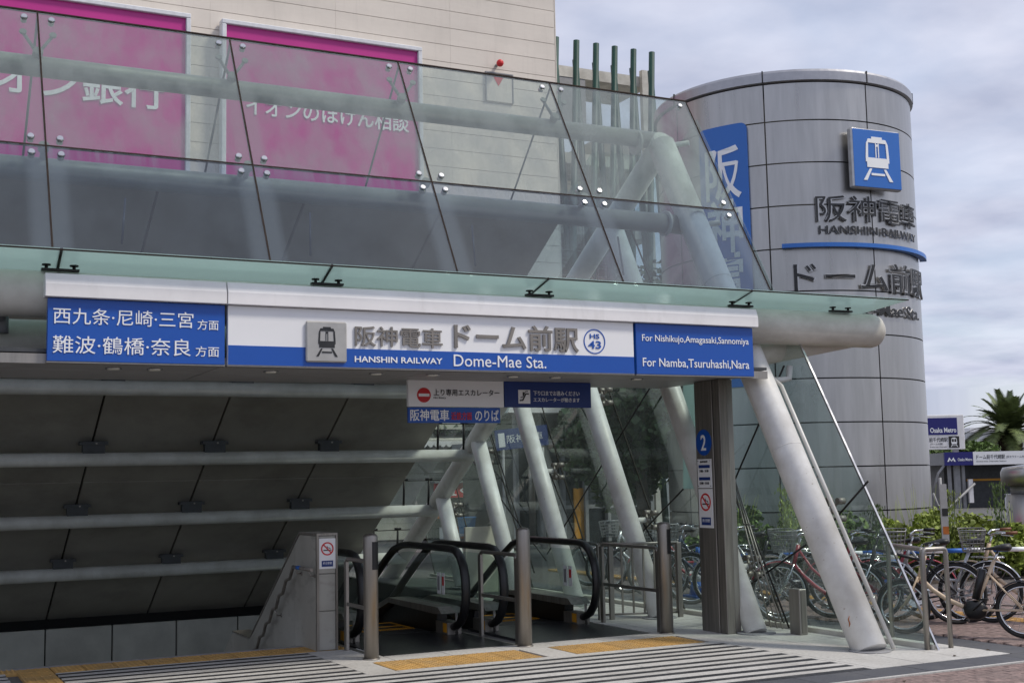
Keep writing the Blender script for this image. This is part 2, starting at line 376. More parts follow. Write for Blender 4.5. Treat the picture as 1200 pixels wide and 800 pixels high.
# tactile tiles
def tactile(kind):
    b = MB(); b.mm(.003, .297, .003, .297, 0, .031)
    if kind == 'dot':
        for i in range(6):
            for j in range(6): b.tube((.03 + i*.048, .03 + j*.048, .031), (.03 + i*.048, .03 + j*.048, .036), .013, .008, 6)
    elif kind == 'barx':
        for j in range(4): b.mm(.02, .28, .03 + j*.07, .052 + j*.07, .031, .036)
    else:
        for j in range(4): b.mm(.03 + j*.07, .052 + j*.07, .02, .28, .031, .036)
    return b.build('tactile_tile', 'tactile_yellow', plaza)
td, ty = tactile('dot'), tactile('bary')
td.location = (4.36, 11.08, -.03); ty.location = (1.31, 12.9, -.03)
for x0 in (4.36, 6.26):
    for i in range(5):
        for j in range(2):
            if (x0, i, j) != (4.36, 0, 0): inst(td, plaza, (x0 + i*.305, 11.08 + j*.305, -.03))
for i in range(-14, 10):
    if i >= 0: inst(td, plaza, (1.62 + i*.29, 12.8, -.03 + .0), scale=(.95, 1.4, 1))
for i in range(9): inst(td, plaza, (1.015 - i*.305, 12.99, -.03))
for j in range(1, 9): inst(ty, plaza, (1.31, 12.9 - j*.305, -.03))
# steel edge of the stair pit
MB().mm(PX0, 4.17, 13.22, 13.31, -.05, .004).build('paving_edge', 'grey_paint', plaza)
# dark granite border
band = sheet('border_paving', [(-12, 10.02, 6.8, 8.72), (9.58, 10.02, 8.72, 24)], -.034, 'joint')
for i in range(24):
    x = 10.0 - .6 * (i + 1)
    paving('border_slab', 'band_granite', x, x + .6, 8.34, 8.72, parent=band)
for i in range(20):
    y = 8.72 + .6 * i
    paving('border_slab', 'band_granite', 9.58, 10.0, y, y + .6, parent=band)
for x0 in (9.575,): MB().mm(-9, 10.04, 8.30, 8.335, -.03, .002).build('paving_edge', 'white_granite', band)
# brick paving
bp = sheet('brick_paving', [(-14, 10.05, 2, 8.30), (10.0, 30, 2, 30)], -.030, 'brick_base')
bcount = 0; rest = MB()
def brick_at(x, y, rot):
    global bcount
    if bcount < 290 and (x > 6.0 and y < 10.6 and x < 12.5):
        if 'brick' not in cache:
            b = MB(); b.mm(-.098, .098, -.048, .048, 0, .03); cache['brick'] = b.build('brick', 'brick_pink', bp, bevel=.004); cache['brick'].location = (x, y, -.03); cache['brick'].rotation_euler = (0, 0, rot)
        else: inst(cache['brick'], bp, (x, y, -.03 + random.uniform(-.0015, .0015)), rot=(0, 0, rot))
        bcount += 1
    else:
        c, s_ = math.cos(rot), math.sin(rot); h = random.uniform(-.0015, .0015)
        P = lambda a, b_: (x + a*c - b_*s_, y + a*s_ + b_*c, h)
        Q = lambda a, b_: (x + a*c - b_*s_, y + a*s_ + b_*c, -.03)
        rest.add([P(-.098,-.048), P(.098,-.048), P(.098,.048), P(-.098,.048), Q(-.098,-.048), Q(.098,-.048), Q(.098,.048), Q(-.098,.048)], [(0,1,2,3),(0,4,5,1),(1,5,6,2),(2,6,7,3),(3,7,4,0)])
cells = []
y = 6.2; row = 0
while y < 14:
    x = (2.0 if y < 8.25 else 10.16) + (.1 if row % 2 else 0)
    while x < (18 if y > 8.25 else 13):
        if not (8.25 < y < 8.3): cells.append((x, y))
        x += .2
    y += .1; row += 1
cells.sort(key=lambda c: math.hypot(c[0] - 9.6, c[1] - 8.4))
for x, y in cells:
    if y < 8.25 or x > 10.14: brick_at(x, y, 0)
rest.build('brick_field', 'brick_pink', bp, kind='stuff')
# yellow guide line in the brick paving beyond the bicycles
for i in range(40):
    c = inst(ty, bp, (11.6, 9.4 + i*.305, -.026))

# ------------------------------------------------------------------ stair pit, steps, walls
pit = MB(); pit.add([(PX0,13.3,-3.8),(7.95,13.3,-3.8),(7.95,24,-3.8),(PX0,24,-3.8)], [(0,1,2,3)])
pit.build('pit_floor', 'pit_wall', kind='structure')
pw = thing('pit_end_wall', 'low grey panelled wall at the foot of the dark sloping roof', 'wall', (0, 23.2, -.65))
MB().mm(PX0, 7.95, 23.26, 23.6, -3.8, -.66).mm(PX0, 7.95, 23.47, 23.6, -.659, -.25).build('wall_core', 'void_black', pw)  # upper box is an added black filler, standing for shade in the gap
xx = PX0 + .05; pan = None
x = 2.77 - 1.1 * 9
first = None
while x < 7.9:
    a = max(x + .012, PX0); bnd = min(x + 1.088, 7.94)
    MB().mm(a, bnd, 23.2, 23.258, -3.7, -.65).build('wall_panel', 'pit_wall', pw, bevel=.006)
    x += 1.1
cw = thing('pit_side_wall', 'concrete retaining wall around the stair pit below ground', 'wall', (0, 23.9, 0))
MB().mm(PX0 - .2, PX0, 13.3, 24, -3.8, -.01).mm(PX0, 7.95, 23.8, 24, -3.8, -.01).mm(7.95, 8.05, 13.3, 24, -3.8, -.01).mm(4.5, 7.95, 14.1, 14.3, -3.8, -.05).build('retaining_face', 'void_black', cw)  # darkness of the cavity is put into the black colour of these faces
st = thing('station_stairs', 'grey stone stairs descending below the sloping roof', 'stairs', (0, 13.3, 0))
s0 = None
for i in range(20):
    z = -.17 * (i + 1); yy = 13.31 + .3 * i
    if s0 is None:
        s0 = MB().mm(PX0 + .01, 4.16, 0, .32, -.17, 0).build('step', 'tile_wall', st, local=True); s0.location = (0, yy - 13.3, z)
    else: inst(s0, st, (0, yy - 13.3, z))

sw = thing('stair_side_wall', 'tiled parapet wall with a slanted steel top beside the descending stairs', 'wall', (4.17, 12.8, 0))
prof = [(12.82,-3.8),(12.82,1.17),(13.38,1.17),(15.37,-.13),(16.2,-.13),(18.6,-1.7),(18.6,-3.8)]
MB().prism(prof, (0,0,0), Y, Z, X, 4.19, 4.37).build('wall_core', 'tile_wall', sw)
# cladding slabs with slanted joints
top = lambda y: 1.165 if y < 13.38 else (1.165 - (y - 13.38) * .653 if y < 15.37 else (-.135 if y < 16.2 else -.135 - (y - 16.2) * .65))
ycuts = [12.83, 13.55, 14.35, 15.2, 16.1, 17.2, 18.5]
for i in range(6):
    a, b_ = ycuts[i], ycuts[i+1]
    n = 8; pts = [(a, -.9)] + [(a + (b_ - a) * k / n, top(a + (b_ - a) * k / n)) for k in range(n + 1)] + [(b_, -.9)]
    pts = [(p[0] + .004 if k == 0 or k == 1 else p[0], p[1]) for k, p in enumerate(pts)]
    lo = max(-1.9, top((a + b_) / 2) - 1.35) if i > 1 else -.6
    pts[0] = (a + .004, lo); pts[-1] = (b_ - .002, lo); pts[-2] = (b_ - .002, pts[-2][1])
    MB().prism(pts, (0,0,0), Y, Z, X, 4.168, 4.188).build('wall_slab', 'tile_wall', sw)
for k, (a, b_) in enumerate(((.004, .395), (.403, .775), (.783, 1.165))):
    MB().mm(4.19, 4.37, 12.795, 12.818, a, b_).build('wall_tile', 'tile_wall', sw, bevel=.003)
t_ = MB().mm(4.165, 4.39, 12.78, 13.39, 1.17, 1.195)
t_.add([(4.165,13.39,1.195),(4.39,13.39,1.195),(4.39,15.38,-.105),(4.165,15.38,-.105),(4.165,13.39,1.172),(4.39,13.39,1.172),(4.39,15.38,-.128),(4.165,15.38,-.128)],
       [(0,1,2,3),(4,7,6,5),(0,3,7,4),(1,5,6,2),(0,4,5,1),(3,2,6,7)])
t_.mm(4.165, 4.39, 15.38, 16.2, -.128, -.11)
t_.build('coping', 'dark_steel', sw)
MB().mm(4.163, 4.189, 12.775, 12.80, 0, 1.17).mm(4.371, 4.39, 12.775, 12.80, 0, 1.17).build('corner_trim', 'dark_steel', sw)
hp = [(4.09, 12.72, .83), (4.09, 13.36, .83)]
yy, z = 13.42, .80
while z > -.9:
    hp += [(4.09, yy + .06, z - .10), (4.09, yy + .20, z - .13)]; yy += .26; z -= .175
MB().sweep(hp, .019, 8).build('handrail', 'dark_steel', sw)
for hy, hz in ((12.85,.83), (13.3,.83), (14.05,.33), (14.9,-.22)):
    MB().sweep([(4.17,hy,hz-.07),(4.12,hy,hz-.07),(4.09,hy,hz-.005)], .009, 6).disc((4.168,hy,hz-.07), (-1,0,0), .022, .008).build('rail_bracket', 'steel', sw)
MB().tube((4.09,13.1,.83),(4.09,13.22,.83),.0205,n=10).build('braille_plate', 'cone_blue', sw)

# no smoking sign builder (ring, slash, cigarette, blue plate with text)
def no_smoking(name, label, O, u, v, W, H, group=None):
    n = u.cross(v).normalized(); O = Vector(O)
    t = thing(name, label, 'sign', O, group)
    MB().fbox(O, u, v, n, 0, W, 0, H, 0, .006).build('sign_plate', 'sign_white', t)
    c = O + u * W/2 + v * H*.66; r = W * .38
    ring = MB(); k = 28
    for i in range(k):
        a, b_ = 2*math.pi*i/k, 2*math.pi*(i+1)/k; P = lambda an, rr, d: c + u*math.cos(an)*rr + v*math.sin(an)*rr + n*d
        ring.add([P(a,r,.009),P(b_,r,.009),P(b_,r*.8,.009),P(a,r*.8,.009),P(a,r,.006),P(b_,r,.006),P(b_,r*.8,.006),P(a,r*.8,.006)], [(0,1,2,3),(0,4,5,1),(2,6,7,3)])
    d1 = (u - v).normalized(); d2 = (u + v).normalized()
    ring.fbox(c, d1, d2, n, -r*.85, r*.85, -r*.09, r*.09, .0062, .0098)
    ring.build('prohibition_ring', 'red', t)
    MB().fbox(c, u, v, n, -r*.62, r*.45, -r*.30, -r*.14, .006, .0085).fbox(c, u, v, n, r*.5, r*.62, -r*.30, -r*.14, .006, .0085)\
        .sweep([c+u*r*.5-v*r*.05+n*.008, c+u*r*.35+v*r*.12+n*.008, c+u*r*.05+v*r*.16+n*.008, c-u*r*.05+v*r*.4+n*.008], r*.05, 5).build('cigarette_mark', 'black_print', t)
    MB().fbox(O, u, v, n, W*.16, W*.84, H*.07, H*.27, .006, .008).build('caption_plate', 'navy', t)
    text('終日禁煙', O + u*W*.24 + v*H*.145, u, v, W*.52, H*.085, 'letter_white', t, .001, .008)
    return t
no_smoking('no_smoking_sign', 'square no smoking sign on the end of the tiled stair parapet', (4.19, 12.79, .83), X, Z, .18, .31)

# ------------------------------------------------------------------ sloping hall roof
KS = .6
rz = lambda y, d=0: 2.41 - KS * (y - 18.58) + d
roof = thing('hall_roof', 'dark sloping panelled roof over the stairs seen from below', 'roof', (0, 23, -.3))
sx_ = [-7.6, -5.87, -4.14, -2.4, -.65, 1.08, 2.81, 4.51, 6.25, 7.95]; sy_ = [14.2, 15.8, 19.6, 23.45]
for i in range(9):
    for j in range(3):
        a, b_, c, d = sx_[i] + .016, sx_[i+1] - .016, sy_[j] + .012, sy_[j+1] - .012
        vs = [(x, y_, rz(y_, dz)) for dz in (0, .07) for x, y_ in ((a,c),(b_,c),(b_,d),(a,d))]
        MB().add(vs, [(3,2,1,0),(4,5,6,7),(0,1,5,4),(1,2,6,5),(2,3,7,6),(3,0,4,7)]).build('roof_panel', 'roof_panel', roof)
vs = [(x, y_, rz(y_, dz)) for dz in (.072, .13) for x, y_ in ((-7.6,14.2),(7.95,14.2),(7.95,23.45),(-7.6,23.45))]
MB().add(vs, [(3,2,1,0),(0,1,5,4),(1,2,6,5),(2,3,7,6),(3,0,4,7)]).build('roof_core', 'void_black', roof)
vs = [(x, y_, rz(y_, dz)) for dz in (.132, .17) for x, y_ in ((-7.6,14.2),(7.95,14.2),(7.95,23.45),(-7.6,23.45))]
MB().add(vs, [(3,2,1,0),(4,5,6,7),(0,1,5,4),(1,2,6,5),(2,3,7,6),(3,0,4,7)]).build('roof_sheet', 'grey_paint', roof)

# ------------------------------------------------------------------ steel truss
tr = thing('steel_truss', 'white painted tubular steel frame with leaning poles and long horizontal tubes', 'steel frame', (8.65, 13, 0))
LEAN = 1.846
chord = lambda y: 5.78 - .62 * (y - 12.87)
XT = 8.65
def part_tube(name, p, q, r, m='pole_paint', r2=None, n=24, dome=False, cap=True): return MB().tube(p, q, r, r2, n, cap, dome).build(name, m, tr)
part_tube('front_pole', (XT, 9.60, 0), (XT, 12.87, 5.78), .168)
for fy in (11.36, 13.26, 15.3, 17.08, 19.0):
    yt = (5.78 + .62*12.87 + LEAN*fy) / (LEAN + .62)
    part_tube('leaning_pole', (XT, fy, 0), (XT, yt, chord(yt)), .125)
    MB().disc((XT, fy, 0), (0,0,1), .21, .012, 24).build('base_plate', 'grey_paint', tr)
MB().disc((XT, 9.60, 0), (0,0,1), .2, .012, 24).build('base_plate', 'grey_paint', tr)
for zc_ in (1.95, 3.9):     # welded seams round the front pole
    d_ = Vector((0, 3.27, 5.78)).normalized(); c_ = Vector((XT, 9.60 + zc_*3.27/5.78, zc_)); MB().tube(c_ - d_*.005, c_ + d_*.005, .1695, n=24).build('weld_seam', 'white_paint', tr)
part_tube('back_chord', (XT, 12.8, chord(12.8)), (XT, 22.3, chord(22.3)), .145)
for yv, zv, r in ((13.0,5.87,.105), (12.42,4.69,.115)): part_tube('long_tube', (-7.5, yv, zv), (XT, yv, zv), r, 'tube_paint_shaded')
for yv, zv, r in ((17.05,3.0,.10),(18.58,2.11,.097),(20.05,1.22,.10),(21.5,.36,.105)): part_tube('long_tube', (-7.5, yv, zv), (XT, yv, zv), r, 'white_paint')
for yv, zv in ((13.0,5.81), (12.42,4.69)):
    MB().tube((XT - .3, yv, zv), (XT - .27, yv, zv), .15, n=24).build('tube_collar', 'white_paint', tr)
    part_tube('stub_arm', (XT + .1, yv + .05, zv), (9.02, yv - .2, zv + .02), .035, n=10)
# saddles between tubes and roof
for yv, zv in ((17.05,3.0),(18.58,2.11),(20.05,1.22),(21.5,.36)):
    for x in sx_[1:-1]:
        b = MB().mm(x - .15, x + .15, yv - .05, yv + .07, zv + .06, rz(yv) - .05).mm(x - .19, x + .19, yv - .07, yv + .09, rz(yv) - .10, rz(yv) - .055)
        b.build('roof_saddle', 'dark_panel', tr)
        MB().disc((x + .03, yv - .07, rz(yv) - .08), (0,-1,0), .014, .012, 8).build('saddle_bolt', 'steel', tr)
# front beams
MB().tube((-7.5, 11.12, 3.32), (10.42, 11.12, 3.32), .195, n=32, dome=True).build('front_beam', 'cream_paint', tr)
MB().sweep([(-7.5,11.75,3.0),(7.9,11.75,3.0),(8.5,11.68,3.02),(10.25,11.15,3.27)], [.185,.185,.185,.10], 28).build('rear_beam', 'cream_paint', tr)
for x in (-3.3, -.6, .95, 3.0, 5.0, 7.0):
    MB().tube((x,11.2,3.2),(x,11.7,3.05),.05,n=10).tube((x,11.42,3.16),(x,11.42,3.02),.075,n=12).build('beam_link', 'grey_paint', tr)
# drain pipe along the front pole
MB().sweep([(8.78,11.42,3.0),(8.85,11.3,2.86),(8.85,11.0,2.66),(8.85,9.49,.02)], .022, 10).build('drain_pipe', 'white_paint', tr)
for k in (.12, .35, .6, .85):
    yv = 9.6 + 1.45 * k; zv = LEAN * (yv - 9.58) * .99
    MB().tube((8.70, yv + .12, zv), (8.87, yv - .02, zv + .05), .012, n=6).build('pipe_clip', 'grey_paint', tr)
MB().sweep([(8.85,11.25,2.74),(9.0,11.2,2.74),(9.12,11.2,2.76),(9.14,11.2,2.9)], .035, 12).build('drain_pipe', 'white_paint', tr)
# rust stain strokes at the foot are paint wear
MB().sweep([(8.492,9.70,.20),(8.488,9.68,.26),(8.490,9.70,.30),(8.495,9.69,.33)], [.003,.007,.006,.003], 5).build('rust_mark', 'orange', tr)

# ------------------------------------------------------------------ inclined glass front
K = 1.72; iy = lambda z: 9.28 + z / K
U = Vector((0, 1, K)).normalized(); NN = X.cross(U).normalized()   # outward (towards -Y, up)
if NN.y > 0: NN = -NN
gc = thing('glass_canopy', 'inclined glass front of two rows of bolted panes above the entrance', 'glass canopy', (0, iy(3.6), 3.6))
gx = [-6.4, -4.45, -2.5, -.57, 1.37, 3.30, 5.22, 7.17, 9.14]; gz = [3.66, 4.84, 6.43]
for i in range(8):
    for j in range(2):
        O = Vector((0, iy(gz[j]), gz[j])); L_ = (gz[j+1] - gz[j]) / U.z
        x0, x1 = gx[i] + .0083, gx[i+1] - .0083
        MB().fbox(O, X, U, NN, x0, x1, .0083, L_ - .0083, -.016, .004).build('glass_pane', 'glass_upper' if j else 'glass_lower', gc)
        for bx in (x0 + .12, x1 - .12):
            for bl in (.1, L_ - .1):
                c = O + X*bx + U*bl
                MB().disc(c - NN*.05, NN, .03, .055, 12).disc(c + NN*.005, NN, .036, .02, 14, r2=.026).build('bolt', 'chrome', gc)
O = Vector((0, iy(gz[0]), gz[0])); LT = (gz[2] - gz[0]) / U.z; LM = (gz[1] - gz[0]) / U.z
for x in gx: MB().fbox(O, X, U, NN, x - .008, x + .008, 0, LT, -.018, .007).build('pane_joint', 'sealant', gc)
for l in (LM,):
    for i in range(8): MB().fbox(O, X, U, NN, gx[i] + .0081, gx[i+1] - .0081, l - .008, l + .008, -.018, .006).build('pane_joint', 'sealant', gc)
MB().fbox(O, X, U, NN, gx[0], gx[-1], LT, LT + .02, -.02, .008).build('top_trim', 'sealant', gc)
# little arms from the tubes to the bolts, and thin rods behind the glass
for x in gx[1:-1]:
    for (ty_, tz_, gz_) in ((13.0, 5.81, 5.95), (12.42, 4.69, 4.84)):
        hub = Vector((x, iy(gz_) + .18, gz_ + .02))
        MB().tube((x, ty_, tz_), hub, .028, n=8).tube(hub - NN*.02, hub + NN*.05, .05, n=12).build('support_arm', 'grey_paint', gc)
    for dx_ in (-.14, .14):
        q = Vector((x + dx_, iy(6.2), 6.2)) - NN*.05
        MB().tube((x, iy(5.95) + .18, 5.97), q, .018, n=6).disc(q, NN, .035, .02, 10).build('support_arm', 'grey_paint', gc)
    MB().tube((x, 13.0, 6.36), (x, 14.12, 5.2), .013, n=6).build('tie_rod', 'rod_blue', gc)
    MB().tube((x + .86, 12.95, 4.6), (x + .80, 12.75, 4.1), .012, n=6).build('tie_rod', 'rod_blue', gc)

# ------------------------------------------------------------------ eave glass
ev = thing('glass_eave', 'greenish glass eave projecting over the station sign', 'eave', (0, 10.65, 3.62))
ez = lambda y: 3.615 - .09 * (y - 10.65)
ex0 = [-7.7, -5.55, -3.3, -.96, 1.34, 3.62, 5.80, 8.23, 10.41]; ex1 = [-7.6, -5.45, -3.2, -.85, 1.44, 3.85, 6.07, 8.60, 10.34]
for i in range(8):
    a0, a1, b0, b1 = ex0[i] + .012, ex0[i+1] - .012, ex1[i] + .012, ex1[i+1] - .012
    vs = [(x, y_, ez(y_) + dz) for dz in (0, .02) for x, y_ in ((a0,10.64),(a1,10.64),(b1,11.95),(b0,11.95))]
    MB().add(vs, [(3,2,1,0),(4,5,6,7),(0,1,5,4),(1,2,6,5),(2,3,7,6),(3,0,4,7)]).build('glass_pane', 'glass_eave', ev)
    MB().add([(x, y_, ez(y_) + dz) for dz in (-.004, .016) for x, y_ in ((ex0[i+1]-.011,10.645),(ex0[i+1]+.011,10.645),(ex1[i+1]+.011,11.94),(ex1[i+1]-.011,11.94))],
             [(3,2,1,0),(4,5,6,7),(0,1,5,4),(1,2,6,5),(2,3,7,6),(3,0,4,7)]).build('pane_joint', 'black_metal', ev) if i < 7 else None
MB().mm(-7.6, 10.41, 10.634, 10.641, 3.615, 3.628).build('edge_trim', 'sealant', ev)
for x in (-3.27, -.92, 1.38, 3.70, 5.90, 8.36, 9.75):
    b = MB().mm(x - .15, x + .15, 10.99, 11.05, 3.505, 3.525)
    for dx_ in (-.11, .11): b.disc((x + dx_, 11.02, 3.525), (0,0,1), .014, .03, 8).disc((x + dx_, 11.02, 3.55), (0,0,1), .036, .012, 12)
    b.build('glass_clamp', 'black_metal', ev)

# ------------------------------------------------------------------ soffit with downlights
sf = thing('soffit', 'flat metal soffit with small round downlights behind the station sign', 'ceiling', (0, 12, 2.75))
x = -7.5
k = 0
xs_ = [-7.5, -5.4, -3.35, -1.3, .75, 2.8, 4.85, 6.9, 8.55]
for i in range(8):
    for a, b_ in ((10.9, 11.86), (11.87, 12.9)):
        MB().mm(xs_[i] + .006, xs_[i+1] - .006, a, b_, 2.765, 2.80).build('soffit_panel', 'grey_paint', sf)
MB().mm(-7.5, 8.55, 10.86, 12.95, 2.81, 2.84).build('soffit_back', 'dark_panel', sf)
MB().mm(-7.5, 8.56, 10.862, 10.898, 2.72, 2.80).build('front_edge', 'steel', sf)
for x in (.3, 1.92, 2.28, 3.35, 4.4, 5.0, 5.9, 6.4, 7.4):
    MB().disc((x, 11.63, 2.752), (0,0,1), .07, .012, 18).build('light_ring', 'chrome', sf)
    MB().disc((x, 11.63, 2.748), (0,0,1), .05, .006, 18).build('light_lens', 'lamp_glass', sf)

# ------------------------------------------------------------------ station sign band
SY = 10.80
hs = thing('sign_header', 'long white metal cap above the station name sign', 'sign header', (4.8, SY, 3.25))
for a, b_ in ((1.235, 2.715), (2.72, 8.385)):
    prf = [(SY + .09, 3.255), (SY - .05, 3.255), (SY - .05, 3.36), (SY - .02, 3.45), (SY + .09, 3.45)]
    MB().prism(prf, (0,0,0), Y, Z, X, a, b_ - .004).build('cap_section', 'cap_white', hs, bevel=.004)
def board(name, label, x0, x1, m):
    t = thing(name, label, 'sign', ((x0 + x1)/2, SY, 2.74))
    MB().mm(x0, x1, SY, SY + .06, 2.735, 3.25).build('sign_panel', m, t, bevel=.003)
    MB().mm(x0 - .004, x1 + .004, SY + .006, SY + .064, 2.722, 2.734).build('sign_frame', 'steel', t)
    return t
def sx(px, py=400):   # sign abscissa from the measured photograph scale
    t0 = ((55, 1.262), (265, 2.77), (745, 6.86), (883, 8.34))
    for (a, xa), (b_, xb) in zip(t0, t0[1:]):
        if px <= b_ or b_ == 883: return xa + (px - a) * (xb - xa) / (b_ - a)
s1 = board('destination_sign', 'blue sign with two rows of large Japanese destinations, left of the station name', 1.262, 2.705, 'sign_blue')
FS = Vector((0, SY, 0))
text('西九条·尼崎·三宮', (1.305, SY, 3.04), X, Z, 1.13, .135, 'letter_white', s1)
text('方面', (2.47, SY, 3.03), X, Z, .18, .085, 'letter_white', s1)
text('難波·鶴橋·奈良', (1.305, SY, 2.80), X, Z, 1.11, .145, 'letter_white', s1)
text('方面', (2.455, SY, 2.80), X, Z, .20, .088, 'letter_white', s1)
s2 = board('station_name_sign', 'wide white and blue station name sign with a grey train emblem, centre of facade', 2.732, 6.845, 'sign_white')
MB().mm(2.734, 6.843, SY - .0035, SY + .0005, 2.737, 2.905).build('blue_band', 'sign_blue', s2)
def train_icon(O, u, v, w_, h_, m, parent, gap=.002, d=.004, solid=True):
    """front of a train on splayed rails"""
    n = u.cross(v).normalized(); O = Vector(O); b = MB()
    bx = lambda a0, a1, c0, c1: b.fbox(O, u, v, n, a0*w_, a1*w_, c0*h_, c1*h_, gap, gap + d)
    pl = lambda pts: b.prism([(p*w_, q*h_) for p, q in pts], O, u, v, n, gap, gap + d)
    pl([(.14,.30),(.86,.30),(.86,.42),(.14,.42)]); pl([(.10,.42),(.90,.42),(.90,.52),(.10,.52)])     # apron
    pl([(.10,.52),(.18,.52),(.20,.86),(.13,.84)]); pl([(.82,.52),(.90,.52),(.87,.84),(.80,.86)])     # sides
    pl([(.13,.84),(.20,.86),(.80,.86),(.87,.84),(.80,.95),(.20,.95)]); bx(.32,.68,.951,1.0)           # roof
    bx(.44,.47,.53,.855); bx(.53,.56,.53,.855); bx(.471,.529,.78,.83)
    pl([(.22,.27),(.30,.27),(.12,0),(0,0)]); pl([(.70,.27),(.78,.27),(1,0),(.88,0)]); bx(.27,.73,.12,.17)
    return b.build('train_emblem', m, parent)
MB().mm(3.42, 3.80, SY - .03, SY - .004, 2.775, 3.14).build('emblem_plate', 'plate_steel', s2, bevel=.012)
train_icon((3.512, SY - .03, 2.825), X, Z, .20, .265, 'letter_dark', s2, gap=.001, d=.003)
text('阪神電車', (3.882, SY, 2.93), X, Z, .86, .185, 'letter_steel', s2, d=.014, gap=.004, off=.008)
text('ドーム前駅', (4.86, SY, 2.93), X, Z, 1.34, .25, 'letter_steel', s2, d=.016, gap=.004, off=.014)
text('HANSHIN RAILWAY', (3.88, SY - .0035, 2.785), X, Z, .86, .055, 'letter_white', s2, off=.014)
text('Dome-Mae Sta.', (4.855, SY - .0035, 2.768), X, Z, .98, .112, 'letter_white', s2, off=.0)
c = Vector((6.388, SY, 3.047)); ring = MB()
for i in range(40):
    a, b_ = 2*math.pi*i/40, 2*math.pi*(i+1)/40; P = lambda an, rr, d: c + X*math.cos(an)*rr + Z*math.sin(an)*rr - Y*d
    ring.add([P(a,.124,.004),P(b_,.124,.004),P(b_,.113,.004),P(a,.113,.004),P(a,.124,0),P(b_,.124,0),P(b_,.113,0),P(a,.113,0)], [(0,1,2,3),(0,4,5,1),(2,6,7,3)])
ring.build('number_ring', 'sign_blue', s2)
text('HS', (6.335, SY, 3.075), X, Z, .11, .048, 'sign_blue', s2, off=.012)
text('43', (6.315, SY, 2.975), X, Z, .146, .078, 'sign_blue', s2, off=.016)
s3 = board('destination_sign', 'blue sign with two rows of Latin destinations, right of the station name', 6.875, 8.335, 'sign_blue')
text('For Nishikujo,Amagasaki,Sannomiya', (6.945, SY, 3.05), X, Z, 1.33, .088, 'letter_white', s3, off=.002)
text('For Namba,Tsuruhashi,Nara', (6.945, SY, 2.80), X, Z, 1.325, .10, 'letter_white', s3, off=.002)

# signs hanging below the soffit
HY = 12.28
h1 = thing('hanging_sign', 'white no entry sign with black lettering for the up escalator, under the soffit', 'sign', (5.5, HY, 2.48), 'signs hanging under the soffit')
MB().mm(5.0, 6.11, HY, HY + .05, 2.485, 2.764).build('sign_panel', 'sign_white', h1, bevel=.003)
MB().disc((5.175, HY - .004, 2.605), (0,1,0), .078, .0038, 24).build('no_entry_disc', 'red', h1)
MB().mm(5.115, 5.235, HY - .007, HY - .0045, 2.59, 2.62).build('no_entry_bar', 'sign_white', h1)
text('上り専用エスカレーター', (5.285, HY, 2.60), X, Z, .77, .07, 'black_print', h1, off=.004)
text('No Entry', (5.285, HY, 2.565), X, Z, .14, .022, 'black_print', h1)
h2 = thing('hanging_sign', 'dark blue sign with an escalator pictogram and white lettering, under the soffit', 'sign', (6.7, HY, 2.48), 'signs hanging under the soffit')
MB().mm(6.12, 7.2, HY, HY + .05, 2.485, 2.764).build('sign_panel', 'navy', h2, bevel=.003)
MB().mm(6.285, 6.43, HY - .004, HY - .0005, 2.525, 2.675).build('pictogram_plate', 'sign_white', h2)
MB().sweep([(6.30,HY-.006,2.56),(6.335,HY-.006,2.56),(6.375,HY-.006,2.63),(6.41,HY-.006,2.63)], .008, 5).sweep([(6.31,HY-.006,2.59),(6.34,HY-.006,2.60),(6.37,HY-.006,2.655),(6.40,HY-.006,2.66)], .004, 5)\
    .fbox((6.345,HY,2.61), X, Z, -Y, -.008, .008, 0, .04, .005, .007).build('escalator_pictogram', 'black_print', h2)
text('下り口までお進みください', (6.47, HY, 2.615), X, Z, .58, .052, 'letter_white', h2, off=.002)
text('エスカレーターが動きます', (6.47, HY, 2.545), X, Z, .58, .048, 'letter_white', h2, off=.002)
h3 = thing('hanging_sign', 'small blue boarding sign with white and red lettering below the no entry sign', 'sign', (5.5, HY, 2.33), 'signs hanging under the soffit')
MB().mm(5.0, 6.065, HY + .005, HY + .04, 2.315, 2.478).build('sign_panel', 'sign_blue', h3, bevel=.003)
text('阪神電車', (5.02, HY + .005, 2.335), X, Z, .44, .12, 'letter_white', h3, off=.012)
text('近鉄方面', (5.485, HY + .005, 2.345), X, Z, .24, .085, 'red_letter', h3, off=.012)
text('のりば', (5.765, HY + .005, 2.335), X, Z, .28, .12, 'letter_white', h3, off=.012)

# ------------------------------------------------------------------ steel column
co_ = thing('steel_column', 'brushed steel fin column with the blue number two badge at the right of the entrance', 'column', (8.35, 11.7, 0))
MB().mm(8.345, 8.45, 11.45, 11.58, 0, 2.76).mm(8.345, 8.45, 11.60, 11.93, 0, 2.76).build('column_shaft', 'dark_steel', co_, bevel=.006)
MB().mm(8.36, 8.44, 11.578, 11.602, 0, 2.76).build('column_groove', 'void_black', co_)
MB().mm(8.46, 8.54, 11.47, 11.60, 0, 2.76).build('front_strip', 'steel', co_, bevel=.006)
MB().mm(8.450, 8.46, 11.49, 11.90, 0, 2.76).build('column_groove', 'void_black', co_)
CU = -Y   # on the column's left face u runs towards the camera
def colsign(name, label, y0, y1, z0, z1, m, cat='sign'):
    t = thing(name, label, cat, (8.34, (y0 + y1)/2, z0)); MB().mm(8.338, 8.345, y0, y1, z0, z1).build('sign_plate', m, t); return t
b2 = thing('number_badge', 'round blue badge with a white figure two on the steel column', 'sign', (8.34, 11.78, 1.93))
MB().disc((8.345, 11.77, 2.075), (-1,0,0), .145, .006, 32).build('badge_disc', 'sign_blue', b2)
text('2', (8.339, 11.815, 1.985), CU, Z, .095, .175, 'letter_white', b2, n=-X, off=.01)
